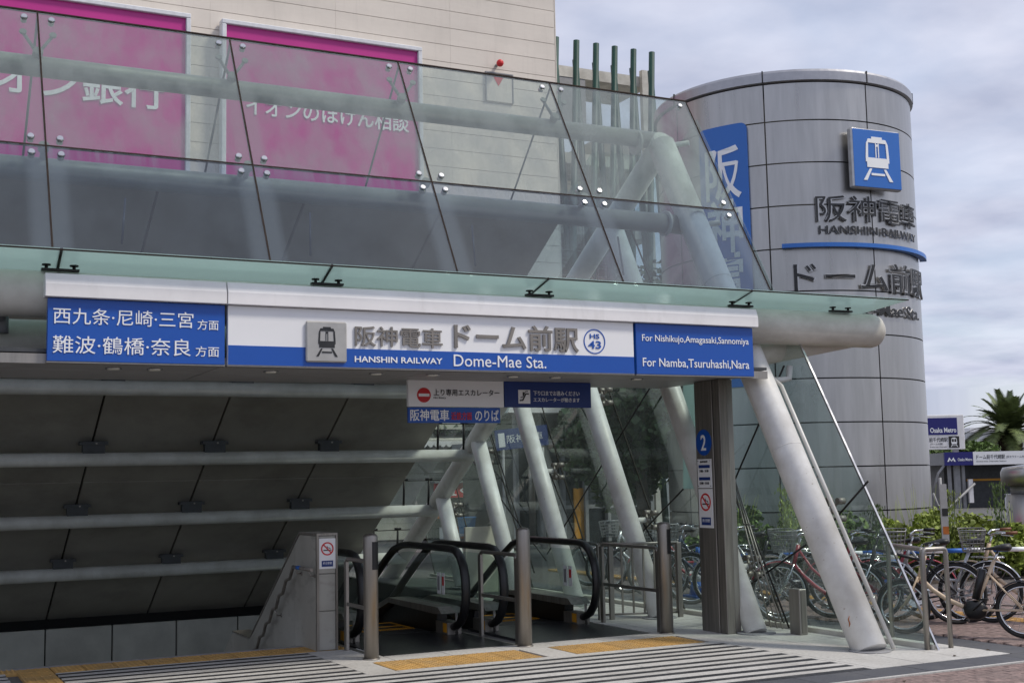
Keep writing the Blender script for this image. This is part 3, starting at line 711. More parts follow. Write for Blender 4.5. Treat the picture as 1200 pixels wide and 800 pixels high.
t = colsign('notice_plate', 'two small white notice plates with blue headings between badge and no smoking sign', 11.64, 11.90, 1.57, 1.89, 'sign_white')
for z in (1.79, 1.655): MB().mm(8.3355, 8.3382, 11.665, 11.875, z, z + .035).build('heading_bar', 'navy', t)
for z, s_ in ((1.745, '7:00 - 9:30'), (1.61, '17:00 - 19:30')): text(s_, (8.338, 11.86, z), CU, Z, .17, .025, 'black_print', t, n=-X)
text('阪神電車', (8.338, 11.84, 1.85), CU, Z, .14, .022, 'black_print', t, n=-X)
for z in (1.592, 1.87):
    for yy in (11.655, 11.885): MB().disc((8.338, yy, z), (-1,0,0), .007, .004, 8).build('screw', 'chrome', t)
no_smoking('no_smoking_sign', 'tall no smoking sign on the steel column below the notice plates', (8.345, 11.90, 1.13), CU, Z, .26, .43)

# ------------------------------------------------------------------ side glass wall
sg = thing('side_glass_wall', 'tall side wall of leaning clear glass panes with a slanted front edge', 'glass wall', (9.2, 9.28, 0))
slz = lambda y: 2.75 - .6 * (y - 18.58)
feet = [9.28, 11.55, 13.5, 15.55, 17.6, 19.5, 21.4]
GX = 9.2
for a, b_ in zip(feet, feet[1:]):
    a += .008; b_ -= .008
    def up(f_): yt = (2.75 + .6*18.58 + K*f_) / (K + .6); return yt, K * (yt - f_)
    (ya, za), (yb, zb) = up(a), up(b_)
    zj = 1.95 if b_ < 14 else None
    MB().prism([(a + .03/K, .05), (b_ + .03/K, .05), (yb, zb), (ya, za)], (0,0,0), Y, Z, X, GX - .008, GX + .008).build('glass_pane', 'glass_side', sg)
    MB().prism([(b_ + .0005 + .03/K, .05), (b_ + .0155 + .03/K, .05), (yb + .0155, zb), (yb + .0005, zb)], (0,0,0), Y, Z, X, GX - .0095, GX + .0095).build('pane_joint', 'sealant', sg)
MB().prism([(9.253,.0),(9.275,.0),(iy(3.4)-.008,3.4),(iy(3.4)-.030,3.4)], (0,0,0), Y, Z, X, GX - .012, GX + .012).build('edge_trim', 'chrome', sg)
MB().mm(GX - .03, GX + .03, 9.3, 21.6, 0, .048).build('base_rail', 'cream_paint', sg)
SL = ['star shaped glass fitting highest on the side glass, just right of the blue hanging sign', 'star shaped glass fitting on the side glass, between the two middle white poles', 'low star shaped glass fitting right above the right escalator handrail', 'star shaped glass fitting just above the barred fence, left of the steel column',
      'star shaped glass fitting right of the tall front pole, against the tower', 'star shaped glass fitting beside the truss node above the red shop band', 'small far star shaped fitting left of the red shop band', 'low star shaped fitting beside the foot of the second white pole']
for (yv, zv, xt) in ((15.18,2.83,8.7),(16.61,1.82,8.7),(18.0,.65,8.7),(14.13,1.15,8.7),(10.56,1.32,8.75),(18.99,2.09,8.7),(20.25,1.21,8.7),(12.0,.66,8.7)):
    t = thing('spider_fitting', SL.pop(0), 'glass fitting', (9.1, yv, zv), 'spider fittings holding the side glass')
    MB().tube((xt, yv, zv), (9.06, yv, zv), .036, n=12).build('arm', 'white_paint', t)
    hub = MB().disc((9.05, yv, zv), (1,0,0), .045, .05, 12)
    for a in (45, 135, 225, 315):
        e_ = Vector((9.12, yv + math.cos(R(a))*.13, zv + math.sin(R(a))*.13))
        hub.tube((9.08, yv, zv), e_, .016, n=6).disc(e_ - X*.03, (1,0,0), .036, .09, 10)
    hub.build('spider_hub', 'dark_steel', t)
CL = ['bracing rod crossing behind the tallest middle pole, rising to the blue hanging sign', 'bracing rod rising to the right into the steel column, above the barred fence', 'short steep rod left of the first pole seen past the escalators',
      'steep rod crossing the second pole seen past the escalators', 'steep dark rod beside the leaning bar ladder, right of the steel column', 'dark rod crossing the parked red bicycle between the white poles',
      'short dark rod touching the slanted glass edge at the tower', 'rod emerging behind the front pole just below the sign corner', 'rod near the back end of the side glass, seen past the left escalator', 'highest steep rod on the side glass, below the blue hanging sign']
for (a, b_) in (((9.06,16.87,.9-.3),(9.06,13.75,3.0)), ((9.06,14.75,.7),(9.06,12.33,2.07)), ((9.06,18.7,2.45),(9.06,17.29,.3)), ((9.06,17.6,2.9),(9.06,15.7,.5)),
                ((9.06,12.25,1.7),(9.06,11.31,.03)), ((9.06,10.95,.95),(9.06,12.3,.3)), ((9.06,9.95,1.62),(9.06,10.65,1.1)), ((9.06,12.7,1.0),(9.06,11.2,2.9)), ((9.06,19.7,2.2),(9.06,16.9,.5)), ((9.06,16.2,3.2),(9.06,13.9,.8))):
    tag(MB().tube(a, b_, .011, n=6).build('bracing_cable', 'black_metal'), CL.pop(0), 'cable', 'bracing rods along the side glass')
# glazing between roof edge and side wall
rg = thing('roof_glazing', 'clear roof glass with small fittings between the sloping roof and side wall', 'glass roof', (8.6, 18, 3))
yc = [13.4, 15.0, 17.0, 19.0, 21.0, 22.6]
for a, b_ in zip(yc, yc[1:]):
    vs = [(x, y_, rz(y_, .25 + dz)) for dz in (0, .014) for x, y_ in ((7.98,a+.01),(9.19,a+.01),(9.19,b_-.01),(7.98,b_-.01))]
    MB().add(vs, [(3,2,1,0),(4,5,6,7),(0,1,5,4),(1,2,6,5),(2,3,7,6),(3,0,4,7)]).build('glass_pane', 'glass_side', rg)
for yv, zv in ((18.58,2.11),(20.05,1.22),(17.05,3.0),(21.5,.36)):
    for x in (8.05, 8.5):
        MB().tube((x,yv,zv),(x,yv-.05,rz(yv,.2)),.02,n=8).tube((x-.06,yv-.05,rz(yv,.22)),(x+.06,yv-.05,rz(yv,.22)),.022,n=8).build('roof_fitting', 'black_metal', rg)
    MB().tube((7.5,yv-.05,rz(yv,.2)),(9.15,yv-.05,rz(yv,.2)),.009,n=6).build('roof_rod', 'black_metal', rg)
# small vertical pane next to the column
gp = thing('glass_screen', 'narrow green edged glass pane just left of the steel column', 'glass screen', (9.05, 13.0, 1.6))
MB().prism([(12.2,1.55),(13.08,1.55),(13.0,2.9),(12.2,2.9)], (0,0,0), Y, Z, X, 8.94, 8.955).build('glass_pane', 'glass_eave', gp)
MB().disc((8.94,12.35,2.3), (-1,0,0), .03, .1, 10).build('pane_fixing', 'dark_steel', gp)

# ------------------------------------------------------------------ escalators
def escalator(xl, xr, label):
    t = thing('escalator', label, 'escalator', ((xl + xr)/2, 13, 0))
    for x, side in ((xl, 1), (xr, -1)):
        path = [(13.52,.09),(13.38,.075),(13.25,.085),(13.12,.14),(13.02,.24),(12.965,.37),(12.95,.50),(12.965,.64),(13.01,.76),(13.09,.86),(13.20,.925),(13.35,.945),(14.6,.945),(14.85,.93),(15.1,.87),(15.4,.72),(19.5,-1.66)]
        MB().sweep([(x, a, b_) for a, b_ in path], .046, 12, flat=(1.15, .9)).build('handrail', 'rubber', t)
        inner = [(14.95,.26),(13.45,.20),(13.28,.17),(13.14,.25),(13.06,.38),(13.045,.50),(13.06,.62),(13.11,.73),(13.19,.82),(13.35,.865),(14.6,.865),(14.83,.85),(15.05,.79),(15.36,.64),(19.3,-1.65),(19.3,-2.25)]
        MB().prism([(a, b_) for a, b_ in inner], (0,0,0), Y, Z, X, x - .005, x + .005).build('balustrade_glass', 'glass_bal', t)
        deck = [(13.25,.235),(13.35,.30),(14.9,.30),(15.3,.18),(19.5,-2.24),(19.5,-2.30),(15.28,.12),(14.88,.24),(13.45,.22)]
        x0, x1 = (x - .09, x + .17) if side == 1 else (x - .17, x + .09)
        MB().prism(deck, (0,0,0), Y, Z, X, x0, x1).build('deck_cover', 'dark_steel', t)
        sk = [(13.62,-.02),(13.62,.20),(14.86,.22),(15.26,.10),(19.5,-2.33),(19.5,-2.9),(15.0,-.35),(14.2,-.35),(14.1,-.02)]
        MB().prism(sk, (0,0,0), Y, Z, X, x - .06, x + .06).build('skirt', 'rubber', t)
        nb = MB().mm(x - .085, x + .085, 13.28, 13.61, 0, .13); nb.build('newel_box', 'dark_steel', t)
        MB().mm(x - .089, x - .0855, 13.30, 13.40, .02, .12).mm(x + .0855, x + .089, 13.30, 13.40, .02, .12).build('caution_sticker', 'yellow', t)
        MB().tube((x, 13.22, 0), (x, 13.22, .24), .016, n=8).build('newel_post', 'steel', t)
        if side == -1:
            MB().mm(x - .0095, x - .0056, 13.52, 13.60, .42, .66).mm(x - .0095, x - .0056, 13.64, 13.73, .42, .66).build('glass_sticker', 'sign_white', t)
            MB().mm(x - .0115, x - .0098, 13.535, 13.585, .52, .62).build('sticker_print', 'red', t); MB().mm(x - .0115, x - .0098, 13.655, 13.715, .46, .62).build('sticker_print', 'grey_paint', t)
    MB().mm(xl - .1, xr + .13, 12.06, 13.72, -.028, .0).build('landing_plate', 'landing', t, bevel=.003)
    MB().mm(xl + .12, xr - .12, 13.72, 14.12, -.028, .002).build('comb_plate', 'step_metal', t)
    cb_ = MB()
    n = int((xr - xl - .28) / .03)
    for k in range(n): cb_.mm(xl + .14 + k*.03, xl + .15 + k*.03, 14.06, 14.2, .002, .008)
    cb_.build('comb_teeth', 'yellow', t)
    stp = None; dz = 0
    for k in range(15):
        yy = 14.13 + .38 * k
        z = 0 if k < 2 else -.05 if k == 2 else -.05 - .215 * (k - 2)
        if stp is None:
            b = MB(); xc = (xl + xr)/2; b.mm(xl + .13 - xc, xr - .13 - xc, 0, .376, -.24, -.004); stp = b.build('step', 'step_metal', t, local=True); stp.location = Vector((0, yy, z)) - t.location
            e_ = MB(); e_.mm(xl + .135 - xc, xr - .135 - xc, .335, .375, -.004, .001).mm(xl + .135 - xc, xl + .165 - xc, .0, .335, -.004, .001).mm(xr - .165 - xc, xr - .135 - xc, .0, .335, -.004, .001)
            eo = e_.build('step_edge', 'yellow', stp, local=True)
            stp.location = Vector((0, yy - t.location.y, z))
        else:
            c = inst(stp, t, Vector((0, yy - t.location.y, z))); e2 = inst(eo, c, (0,0,0))
    return t
escalator(4.72, 5.93, 'left escalator with black handrails and glass balustrades going down')
escalator(6.40, 7.60, 'right escalator with black handrails and glass balustrades going down')
MB().mm(6.05, 6.10, 12.06, 13.7, -.028, .003).mm(4.5, 4.56, 12.06, 13.7, -.028, .003).build('landing_border', 'steel', plaza)

# ------------------------------------------------------------------ bollards, railings
def bollard(x, y, label, sensor):
    t = thing('sensor_post', label, 'post', (x, y, 0), 'round steel sensor posts before the escalators')
    b = MB(); b.sweep([(x,y,0),(x,y,1.17),(x,y,1.19),(x,y,1.205),(x,y,1.21)], [.072,.072,.068,.05,.02], 24); b.build('post', 'steel', t)
    if sensor is not None:
        a = R(sensor)
        m_ = MB(); k = 6
        for i in range(k):
            a0 = a + R(-38 + 76*i/k); a1 = a + R(-38 + 76*(i+1)/k); rr = .0745
            P = lambda an, z: (x + math.cos(an)*rr, y + math.sin(an)*rr, z)
            m_.add([P(a0,.86),P(a1,.86),P(a1,1.13),P(a0,1.13)], [(0,1,2,3)])
        # give the window its thickness
        for i in range(k):
            a0 = a + R(-38 + 76*i/k); a1 = a + R(-38 + 76*(i+1)/k); rr = .0722
            Q = lambda an, z, r_: (x + math.cos(an)*r_, y + math.sin(an)*r_, z)
            m_.add([Q(a0,1.13,.0745),Q(a1,1.13,.0745),Q(a1,1.13,rr),Q(a0,1.13,rr),Q(a0,.86,.0745),Q(a1,.86,.0745),Q(a1,.86,rr),Q(a0,.86,rr)], [(0,1,2,3),(4,5,6,7)])
        m_.build('sensor_window', 'rubber', t)
    MB().disc((x, y, 0), (0,0,1), .085, .012, 24).build('base_collar', 'steel', t)
    return t
bollard(4.43, 11.91, 'round steel sensor post between the stair parapet and the left escalator', -60)
bollard(6.10, 11.88, 'round steel sensor post standing between the two escalator landings', None)
bollard(7.87, 11.92, 'round steel sensor post at the right end of the escalator landings', -60)
def railing(name, label, x, y0, y1, zt=.92, zm=.45):
    t = thing(name, label, 'railing', (x, y0, 0))
    for y in (y0, y1): MB().mm(x - .016, x + .016, y - .035, y + .035, 0, zt - .03).build('post', 'steel', t, bevel=.003)
    MB().sweep([(x,y0,zt-.05),(x,y0+.015,zt-.02),(x,y0+.05,zt),(x,y1-.05,zt),(x,y1-.015,zt-.02),(x,y1,zt-.05)], .021, 10).build('top_rail', 'steel', t)
    MB().mm(x - .008, x + .008, y0 + .035, y1 - .035, zm - .018, zm + .018).build('middle_rail', 'steel', t)
    return t
railing('short_railing', 'short steel railing on the divider between the two escalators', 6.11, 12.06, 12.95)
railing('short_railing', 'short steel railing beside the right escalator, in front of the barred fence', 7.87, 12.06, 13.28)
railing('short_railing', 'short steel railing between the stair parapet and the left escalator', 4.45, 12.05, 12.68, .93, .47)
bf = thing('barred_fence', 'low steel fence with thin vertical bars behind the right railing', 'fence', (8.4, 13.5, 0))
A_, B_ = Vector((7.98, 13.52, 0)), Vector((8.92, 13.2, 0))
for k in (0, .14, 1.0):
    p = A_.lerp(B_, k); MB().mm(p.x - .03, p.x + .03, p.y - .02, p.y + .02, 0, .9).build('post', 'steel', bf, bevel=.003)
MB().tube(A_ + Z*.9, B_ + Z*.9, .018, n=10).build('top_rail', 'steel', bf)
MB().tube(A_ + Z*.06, B_ + Z*.06, .012, n=8).build('bottom_rail', 'steel', bf)
for i in range(2, 8):
    p = A_.lerp(B_, .14 + .14*(i - 1) * .98); MB().mm(p.x - .012, p.x + .012, p.y - .005, p.y + .005, .06, .9).build('bar', 'dark_steel', bf)
bp_ = thing('box_post', 'low square steel post standing between the two white poles', 'post', (8.95, 10.97, 0))
MB().mm(8.90, 9.0, 10.92, 11.10, 0, .48).build('post', 'steel', bp_, bevel=.006)
MB().mm(8.92, 8.98, 10.915, 10.919, .02, .46).build('front_plate', 'dark_steel', bp_)
lh = thing('steel_hoop', 'inverted U shaped steel guard hoops at the right end of the glass wall', 'guard rail', (9.3, 9.33, 0))
def hoop(p, q, h=.95):
    p, q = Vector(p), Vector(q); d = (q - p).normalized() * .03
    MB().sweep([p, p + Z*(h-.04), p + d*.3 + Z*(h-.012), p + d + Z*h, q - d + Z*h, q - d*.3 + Z*(h-.012), q + Z*(h-.04), q], .024, 10).build('hoop', 'steel', lh)
hoop((9.14, 9.34, 0), (9.42, 9.32, 0)); hoop((9.15, 9.36, 0), (9.55, 10.25, 0))
ld = thing('bicycle_ramp', 'narrow ladder of thin steel bars leaning beside the second white pole', 'rack', (9.0, 11.7, 0))
for dy_ in (0, .09, .2): MB().tube((9.0, 11.35 + dy_, .02), (9.0, 12.15 + dy_*.2, 1.75), .009, n=8).build('bar', 'steel', ld)
for k in (.05, .35, .65): 
    z = .02 + 1.73*k; y = 11.35 + .8*k
    MB().tube((9.0, y - .02, z), (9.0, y + .2*(1 - .8*k) + .02, z), .008, n=6).build('rung', 'steel', ld)
pb = thing('partition_board', 'pale upright board behind the right escalator', 'panel', (9.0, 17, 0))
MB().mm(8.2, 8.75, 17.9, 17.95, 0, 1.0).build('board', 'cream_wall', pb, bevel=.004)
MB().mm(8.76, 8.83, 17.9, 17.96, 0, 1.05).build('board_post', 'grey_paint', pb)

# ------------------------------------------------------------------ round tower
TC = Vector((17.6, 21.5, 0)); TR = 2.70
tw = thing('round_tower', 'tall round grey metal clad tower with a station emblem', 'tower', TC)
def cy(a, z, r=TR): a = R(a); return Vector((TC.x + math.cos(a)*r, TC.y + math.sin(a)*r, z))
MB().tube(TC, TC + Z*9.38, TR - .05, n=96).build('tower_core', 'tower_joint', tw)
zs = [0, .98, 1.83, 2.68, 3.53, 4.38, 5.23, 6.08, 6.93, 7.78, 8.63, 9.40]
for i in range(8):
    a0 = -136 + 45*i
    for z0, z1 in zip(zs, zs[1:]):
        b = MB(); k = 14; g = .29
        aa = [a0 + g + (45 - 2*g)*j/k for j in range(k + 1)]
        vs = [cy(a, z) for a in aa for z in (z0 + .013, z1 - .013)]
        b.add(vs, [(2*j, 2*j+2, 2*j+3, 2*j+1) for j in range(k)], True)
        for z, fl in ((z0 + .013, 0), (z1 - .013, 1)):
            b.add([cy(a, z, r_) for a in aa for r_ in (TR, TR - .045)], [(2*j, 2*j+1, 2*j+3, 2*j+2) for j in range(k)])
        for a in (aa[0], aa[-1]):
            b.add([cy(a, z0 + .013), cy(a, z1 - .013), cy(a, z1 - .013, TR - .045), cy(a, z0 + .013, TR - .045)], [(0, 1, 2, 3)])
        b.build('cladding_panel', 'tower_panel', tw)
b = MB(); k = 96
vs = []
for j in range(k):
    a = 360*j/k; vs += [cy(a, 9.41), cy(a, 9.43, TR+.06), cy(a, 9.60, TR+.06), cy(a, 9.655, TR+.02), cy(a, 9.655, TR-.15), cy(a, 9.41, TR-.15)]
fs = [(6*j+i, 6*((j+1)%k)+i, 6*((j+1)%k)+(i+1)%6, 6*j+(i+1)%6) for j in range(k) for i in range(6)]
b.add(vs, fs, False).build('parapet_cap', 'tower_rim', tw)
for i in range(8): MB().add([cy(-136+45*i+d, z, TR+r_) for d in (-.25,.25) for z in (9.425, 9.66) for r_ in (.04, .068)], [(0,1,3,2),(4,6,7,5),(1,5,7,3),(0,2,6,4),(2,3,7,6),(0,4,5,1)]).build('cap_joint', 'tower_joint', tw)
MB().disc(TC + Z*9.39, (0,0,1), TR - .1, .02, 64).build('roof_deck', 'grey_paint', tw)
def curved_text(body, a0, a1, z0, z1, layers, parent, off, name='lettering'):
    vs, fs = text_mesh(body, off)
    for m, r0, r1, grow in layers:
        b = MB(); vv, ff = text_mesh(body, off + grow)
        b.add([cy(a0 + (a1 - a0)*x, z0 + (z1 - z0)*y, TR + r0 + (r1 - r0)*z) for x, y, z in vv], ff); b.build(name, m, parent)
LAY = (('letter_rim', .035, .062, .010), ('letter_dark', .06, .070, -.010))
ts = thing('tower_lettering', 'raised dark metal station name lettering wrapped round the tower', 'sign', cy(-90, 5, TR))
curved_text('阪神電車', -117, -60, 6.58, 7.10, LAY, ts, .006)
curved_text('HANSHIN RAILWAY', -116, -60, 6.34, 6.50, (('letter_rim', .035, .05, .008), ('letter_dark', .048, .056, -.008)), ts, .018)
curved_text('ドーム前駅', -127, -53, 5.20, 5.80, LAY, ts, .01)
curved_text('Dome-Mae Sta.', -116, -61, 4.74, 4.98, (('letter_rim', .035, .05, .008), ('letter_dark', .048, .056, -.006)), ts, .014)
b = MB(); k = 30; vs = []
for j in range(k + 1):
    a = -131 + 88*j/k; vs += [cy(a, 6.07, TR+.02), cy(a, 6.07, TR+.16), cy(a, 6.15, TR+.16), cy(a, 6.15, TR+.02)]
fs = [(4*j+i, 4*j+4+i, 4*j+4+(i+1)%4, 4*j+(i+1)%4) for j in range(k) for i in range(4)] + [(3,2,1,0),(4*k,4*k+1,4*k+2,4*k+3)]
b.add(vs, fs).build('blue_rail', 'tower_blue', ts)
# flat train emblem box
te = thing('train_emblem_sign', 'square blue sign with a white train emblem high on the tower', 'sign', cy(-93, 7.2, TR))
ca = -91; nrm = Vector((math.cos(R(ca - 2)), math.sin(R(ca - 2)), 0)); uu = Z.cross(nrm).normalized()
EC = cy(ca, 7.82, TR + .10)
MB().fbox(EC, uu, Z, nrm, -.60, .60, -.60, .60, -.02, .13).build('sign_frame', 'letter_rim', te, bevel=.03)
MB().fbox(EC, uu, Z, nrm, -.575, .575, -.575, .575, .131, .140).build('sign_face', 'tower_blue', te, bevel=.02)
train_icon(EC - uu*.36 - Z*.44, uu, Z, .72, .88, 'letter_white', te, gap=.141, d=.01)
for z in (.45, -.45): MB().fbox(EC, uu, Z, nrm, -.3, .3, z - .04, z + .04, -.22, -.021).build('wall_bracket', 'dark_steel', te)
# vertical banner sign
vb = thing('vertical_station_sign', 'tall curved blue sign with vertical white characters on the left of the tower', 'sign', cy(-154, 3.5, TR))
b = MB(); k = 16; vs = []; a0, a1, z0, z1 = -166, -143.5, 3.42, 8.68; rc_ = .12
def hz(f):  # rounded corners
    e_ = min(f, 1 - f) * R(a1 - a0) * TR
    return rc_ - math.sqrt(max(0, rc_**2 - (rc_ - e_)**2)) if e_ < rc_ else 0
fr_ = sorted(set([0, .015, .04, .08, .12, .17] + [i/k for i in range(2, k - 1)] + [1, .985, .96, .92, .88, .83]))
for f in fr_:
    a = a0 + (a1 - a0)*f; h = hz(f); vs += [cy(a, z0 + h, TR+.01), cy(a, z0 + h, TR+.06), cy(a, z1 - h, TR+.06), cy(a, z1 - h, TR+.01)]
kk = len(fr_) - 1
fs = [(4*j+i, 4*j+4+i, 4*j+4+(i+1)%4, 4*j+(i+1)%4) for j in range(kk) for i in range(4)] + [(3,2,1,0),(4*kk,4*kk+1,4*kk+2,4*kk+3)]
b.add(vs, fs).build('sign_face', 'tower_blue', vb)
for i, ch in enumerate('阪神電車'):
    curved_text(ch, -163, -146.5, 7.42 - 1.08*i - .25, 8.30 - 1.08*i - .05, (('letter_white', .062, .072, 0),), vb, .015, 'character')
curved_text('駅', -163, -146.5, 3.62 - .1, 4.2, (('letter_white', .062, .072, 0),), vb, .01, 'character')

# ------------------------------------------------------------------ department store
ST = thing('store_building', 'large beige panelled store building behind the station entrance', 'building', (5, 36, 0))
MB().mm(-20, 20.08, 36.06, 70, 0, 24).build('wall_core', 'store_joint', ST)
pnl = None; rowh = .57; colw = 3.85
z = 3.6; r_ = 0
while z < 19.2:
    for c_ in range(9):
        x1 = 20.1 - c_*colw; x0 = x1 - colw
        if pnl is None:
            pnl = MB().mm(.001, colw - .001, 0, .05, .007, rowh - .007).build('cladding_panel', 'store_panel', ST, bevel=.003, local=True); pnl.location = Vector((x0, 36.0, z)) - ST.location
        else: inst(pnl, ST, Vector((x0, 36.0, z)) - ST.location)
    z += rowh; r_ += 1
MB().mm(-20, 20.1, 35.98, 36.05, z + .01, 24.4).build('upper_wall', 'store_panel', ST)
MB().mm(-20, 20.12, 35.96, 36.3, 24.41, 24.7).build('roof_parapet', 'store_frame', ST)
MB().mm(20.082, 20.13, 36.0, 70, 0, 24.4).build('side_wall', 'store_panel', ST)
MB().mm(-20, 17.85, 35.95, 36.05, 0, 3.59).build('ground_wall', 'cream_wall', ST, bevel=.01)
MB().mm(17.86, 20.1, 35.97, 36.05, 0, 3.59).build('glass_doors', 'window_dark', ST)
for x in (18.4, 19.0, 19.6): MB().mm(x - .04, x + .04, 35.93, 35.969, 0, 3.59).build('door_frame', 'grey_paint', ST)
for i, zz_ in enumerate((.9, 1.8, 2.7)): MB().mm(-20, 17.85, 35.945, 35.9499, zz_ - .012, zz_ + .012).build('wall_groove', 'store_joint', ST)
def magenta(label, x0, x1, z0, z1):
    t = thing('billboard', label, 'billboard', ((x0 + x1)/2, 35.8, z0))
    MB().mm(x0, x1, 35.72, 35.95, z0, z1).build('sign_face', 'magenta', t)
    w_ = .14
    MB().mm(x0 - w_, x1 + w_, 35.62, 35.96, z1, z1 + w_).build('frame', 'store_frame', t, bevel=.02)
    MB().mm(x0 - w_, x0 - .002, 35.62, 35.96, z0, z1 - .002).build('frame', 'store_frame', t, bevel=.02)
    MB().mm(x1 + .002, x1 + w_, 35.62, 35.96, z0, z1 - .002).build('frame', 'store_frame', t, bevel=.02)
    MB().mm(x0 - w_, x1 + w_, 35.62, 35.96, z0 - w_, z0 - .002).build('frame', 'store_frame', t, bevel=.02)
    return t
m1 = magenta('framed magenta billboard with large white bank lettering, on the left of the store wall', -3.6, 7.78, 7.6, 15.1)
m2 = magenta('framed magenta billboard with smaller white insurance lettering, right of the larger one', 8.95, 14.98, 7.6, 15.1)
text('イオン銀行', (1.55, 35.72, 12.30), X, Z, 5.65, 1.0, 'letter_white', m1, d=.02, gap=.005, off=.012)
text('イオンのほけん相談', (9.55, 35.72, 12.46), X, Z, 5.12, .60, 'letter_white', m2, d=.02, gap=.005, off=.010)
rl = thing('red_lamp', 'small round red fire lamp high on the beige wall', 'lamp', (17.88, 35.9, 15.1))
MB().sweep([(17.88,35.99,15.12),(17.88,35.8,15.12)], .05, 8).build('lamp_arm', 'grey_paint', rl)
b = MB(); 
for i in range(7):
    a0, a1 = R(-90 + i*180/7), R(-90 + (i+1)*180/7)
    b.tube((17.88,35.72,15.12 + math.sin(a0)*.12),(17.88,35.72,15.12 + math.sin(a1)*.12), max(.002, math.cos(a0)*.12), max(.002, math.cos(a1)*.12), 12, cap=False)
b.build('lamp_globe', 'red', rl)
ht = thing('access_hatch', 'framed fire access hatch with a red triangle below the red lamp', 'hatch', (17.95, 35.95, 13.9))
MB().mm(17.50, 18.42, 35.95, 35.999, 13.9, 14.82).build('hatch_panel', 'store_panel', ht)
MB().mm(17.46, 18.46, 35.93, 35.999, 14.83, 14.87).mm(17.46, 17.494, 35.93, 35.999, 13.9, 14.826).mm(18.426, 18.46, 35.93, 35.999, 13.9, 14.826).build('hatch_frame', 'grey_paint', ht)
MB().prism([(17.74,14.72),(18.10,14.72),(17.92,14.42)], (0,0,0), X, Z, -Y, -35.949, -35.94).build('triangle_mark', 'red', ht)
# awning, hedge and shop front left of the truss
aw = thing('scalloped_awning', 'cream awning with a scalloped lower edge on the store wall', 'awning', (14, 35, 2.8))
b = MB().add([(6,35.94,3.25),(17.6,35.94,3.25),(17.6,34.9,2.95),(6,34.9,2.95),(6,35.94,3.2),(17.6,35.94,3.2),(17.6,34.9,2.9),(6,34.9,2.9)], [(0,1,2,3),(7,6,5,4),(0,4,5,1),(3,2,6,7),(0,3,7,4),(1,5,6,2)])
b.build('awning_sheet', 'cream_paint', aw)
b = MB()
for i in range(58): b.prism([(0,0),(.2,0),(.2,-.1),(.15,-.16),(.1,-.18),(.05,-.16),(0,-.1)], (6 + .2*i, 34.9, 2.9), X, Z, -Y, 0, .02)
b.build('valance', 'cap_white', aw)
hs_ = thing('shop_front', 'orange and glass shop front with a red lettered band in the store wall', 'shop', (16.4, 35.5, 0))
MB().mm(15.2, 17.72, 35.6, 35.9, -.05, 1.2).build('shop_window', 'window_dark', hs_)
MB().mm(15.24, 17.31, 35.4, 35.5, 1.22, 1.66).build('shop_band', 'red', hs_); MB().mm(17.315, 17.62, 35.4, 35.5, 1.22, 1.66).build('shop_band', 'navy', hs_)
text('宝くじ', (15.5, 35.4, 1.27), X, Z, 1.4, .32, 'letter_white', hs_, off=.02)
for x0, x1, z0, z1 in ((15.24,15.5,.6,1.2),(16.4,16.75,.0,1.2),(16.9,17.5,.75,1.2),(16.9,17.5,.1,.6)): MB().mm(x0, x1, 35.5, 35.59, z0, z1).build('orange_panel', 'orange', hs_)
MB().mm(15.2, 17.7, 35.3, 35.9, 1.66, 1.72).build('shop_canopy', 'grey_paint', hs_)
for i in range(6):
    x = 15.3 + .38*i; MB().mm(x, x + .3, 35.0, 35.25, .0, .35).build('goods_box', ['cap_white','orange','bucket_blue','cream_wall','leaf_mid','red'][i], hs_)
no_smoking('no_smoking_sign', 'small faded no smoking notice on the cream wall seen past the truss', (14.85, 35.93, .25), X, Z, .42, .6)
bk = thing('blue_bucket', 'blue plastic tub standing behind the escalator balustrade', 'tub', (11.9, 26.0, 0))
MB().sweep([(11.95,26,.0),(11.95,26,.35),(11.95,26,.351)], [.17,.21,.22], 20).build('tub_body', 'bucket_blue', bk)
MB().sweep([(11.95+.215*math.cos(a),26+.215*math.sin(a),.35) for a in [i*math.pi/10 for i in range(20)]], .012, 6, closed=True).build('tub_rim', 'bucket_blue', bk)
bk.location.z = .55
tb = thing('side_table', 'small low table under the blue tub', 'table', (11.95, 26, 0))
MB().mm(11.6,12.4,25.7,26.3,.5,.548).build('table_top', 'grey_paint', tb)
for a in (11.65,12.35):
    for c_ in (25.75,26.25): MB().mm(a-.02,a+.02,c_-.02,c_+.02,0,.5).build('leg', 'grey_paint', tb)

# glass entrance pavilion beyond the side glass
gb = thing('glass_pavilion', 'dark glass pavilion with a white flat roof and thin columns behind the side glass', 'building', (17, 30, 0))
MB().mm(15.3, 19.5, 30.2, 33.5, 0, 3.45).build('glass_body', 'window_dark', gb)
MB().mm(14.9, 20.0, 29.7, 34, 3.46, 3.62).build('roof', 'cap_white', gb); MB().mm(15.1, 19.8, 29.9, 33.8, 2.62, 2.76).build('transom', 'grey_paint', gb)
for x in (15.3, 16.0, 16.7, 17.4, 18.1, 18.8, 19.5): MB().mm(x - .05, x + .05, 30.05, 30.195, 0, 3.45).build('mullion', 'grey_paint', gb)
MB().tube((15.62,29.85,0),(15.62,29.85,3.46),.09,n=14).build('round_column', 'steel', gb)
for x0, x1, z0, z1 in ((17.05,17.5,.1,1.45),(18.3,18.7,1.0,2.2)): MB().mm(x0, x1, 30.14, 30.19, z0, z1).build('poster', 'yellow', gb)
MB().mm(15.4, 19.4, 30.15, 30.2, .9, 1.0).build('hand_rail', 'grey_paint', gb)
bn = thing('lettered_panel', 'slightly tilted blue and white lettered panel on posts before the glass pavilion', 'sign', (14.5, 28, 2.4))  # tilted blue panel with white lettering, carried on two posts
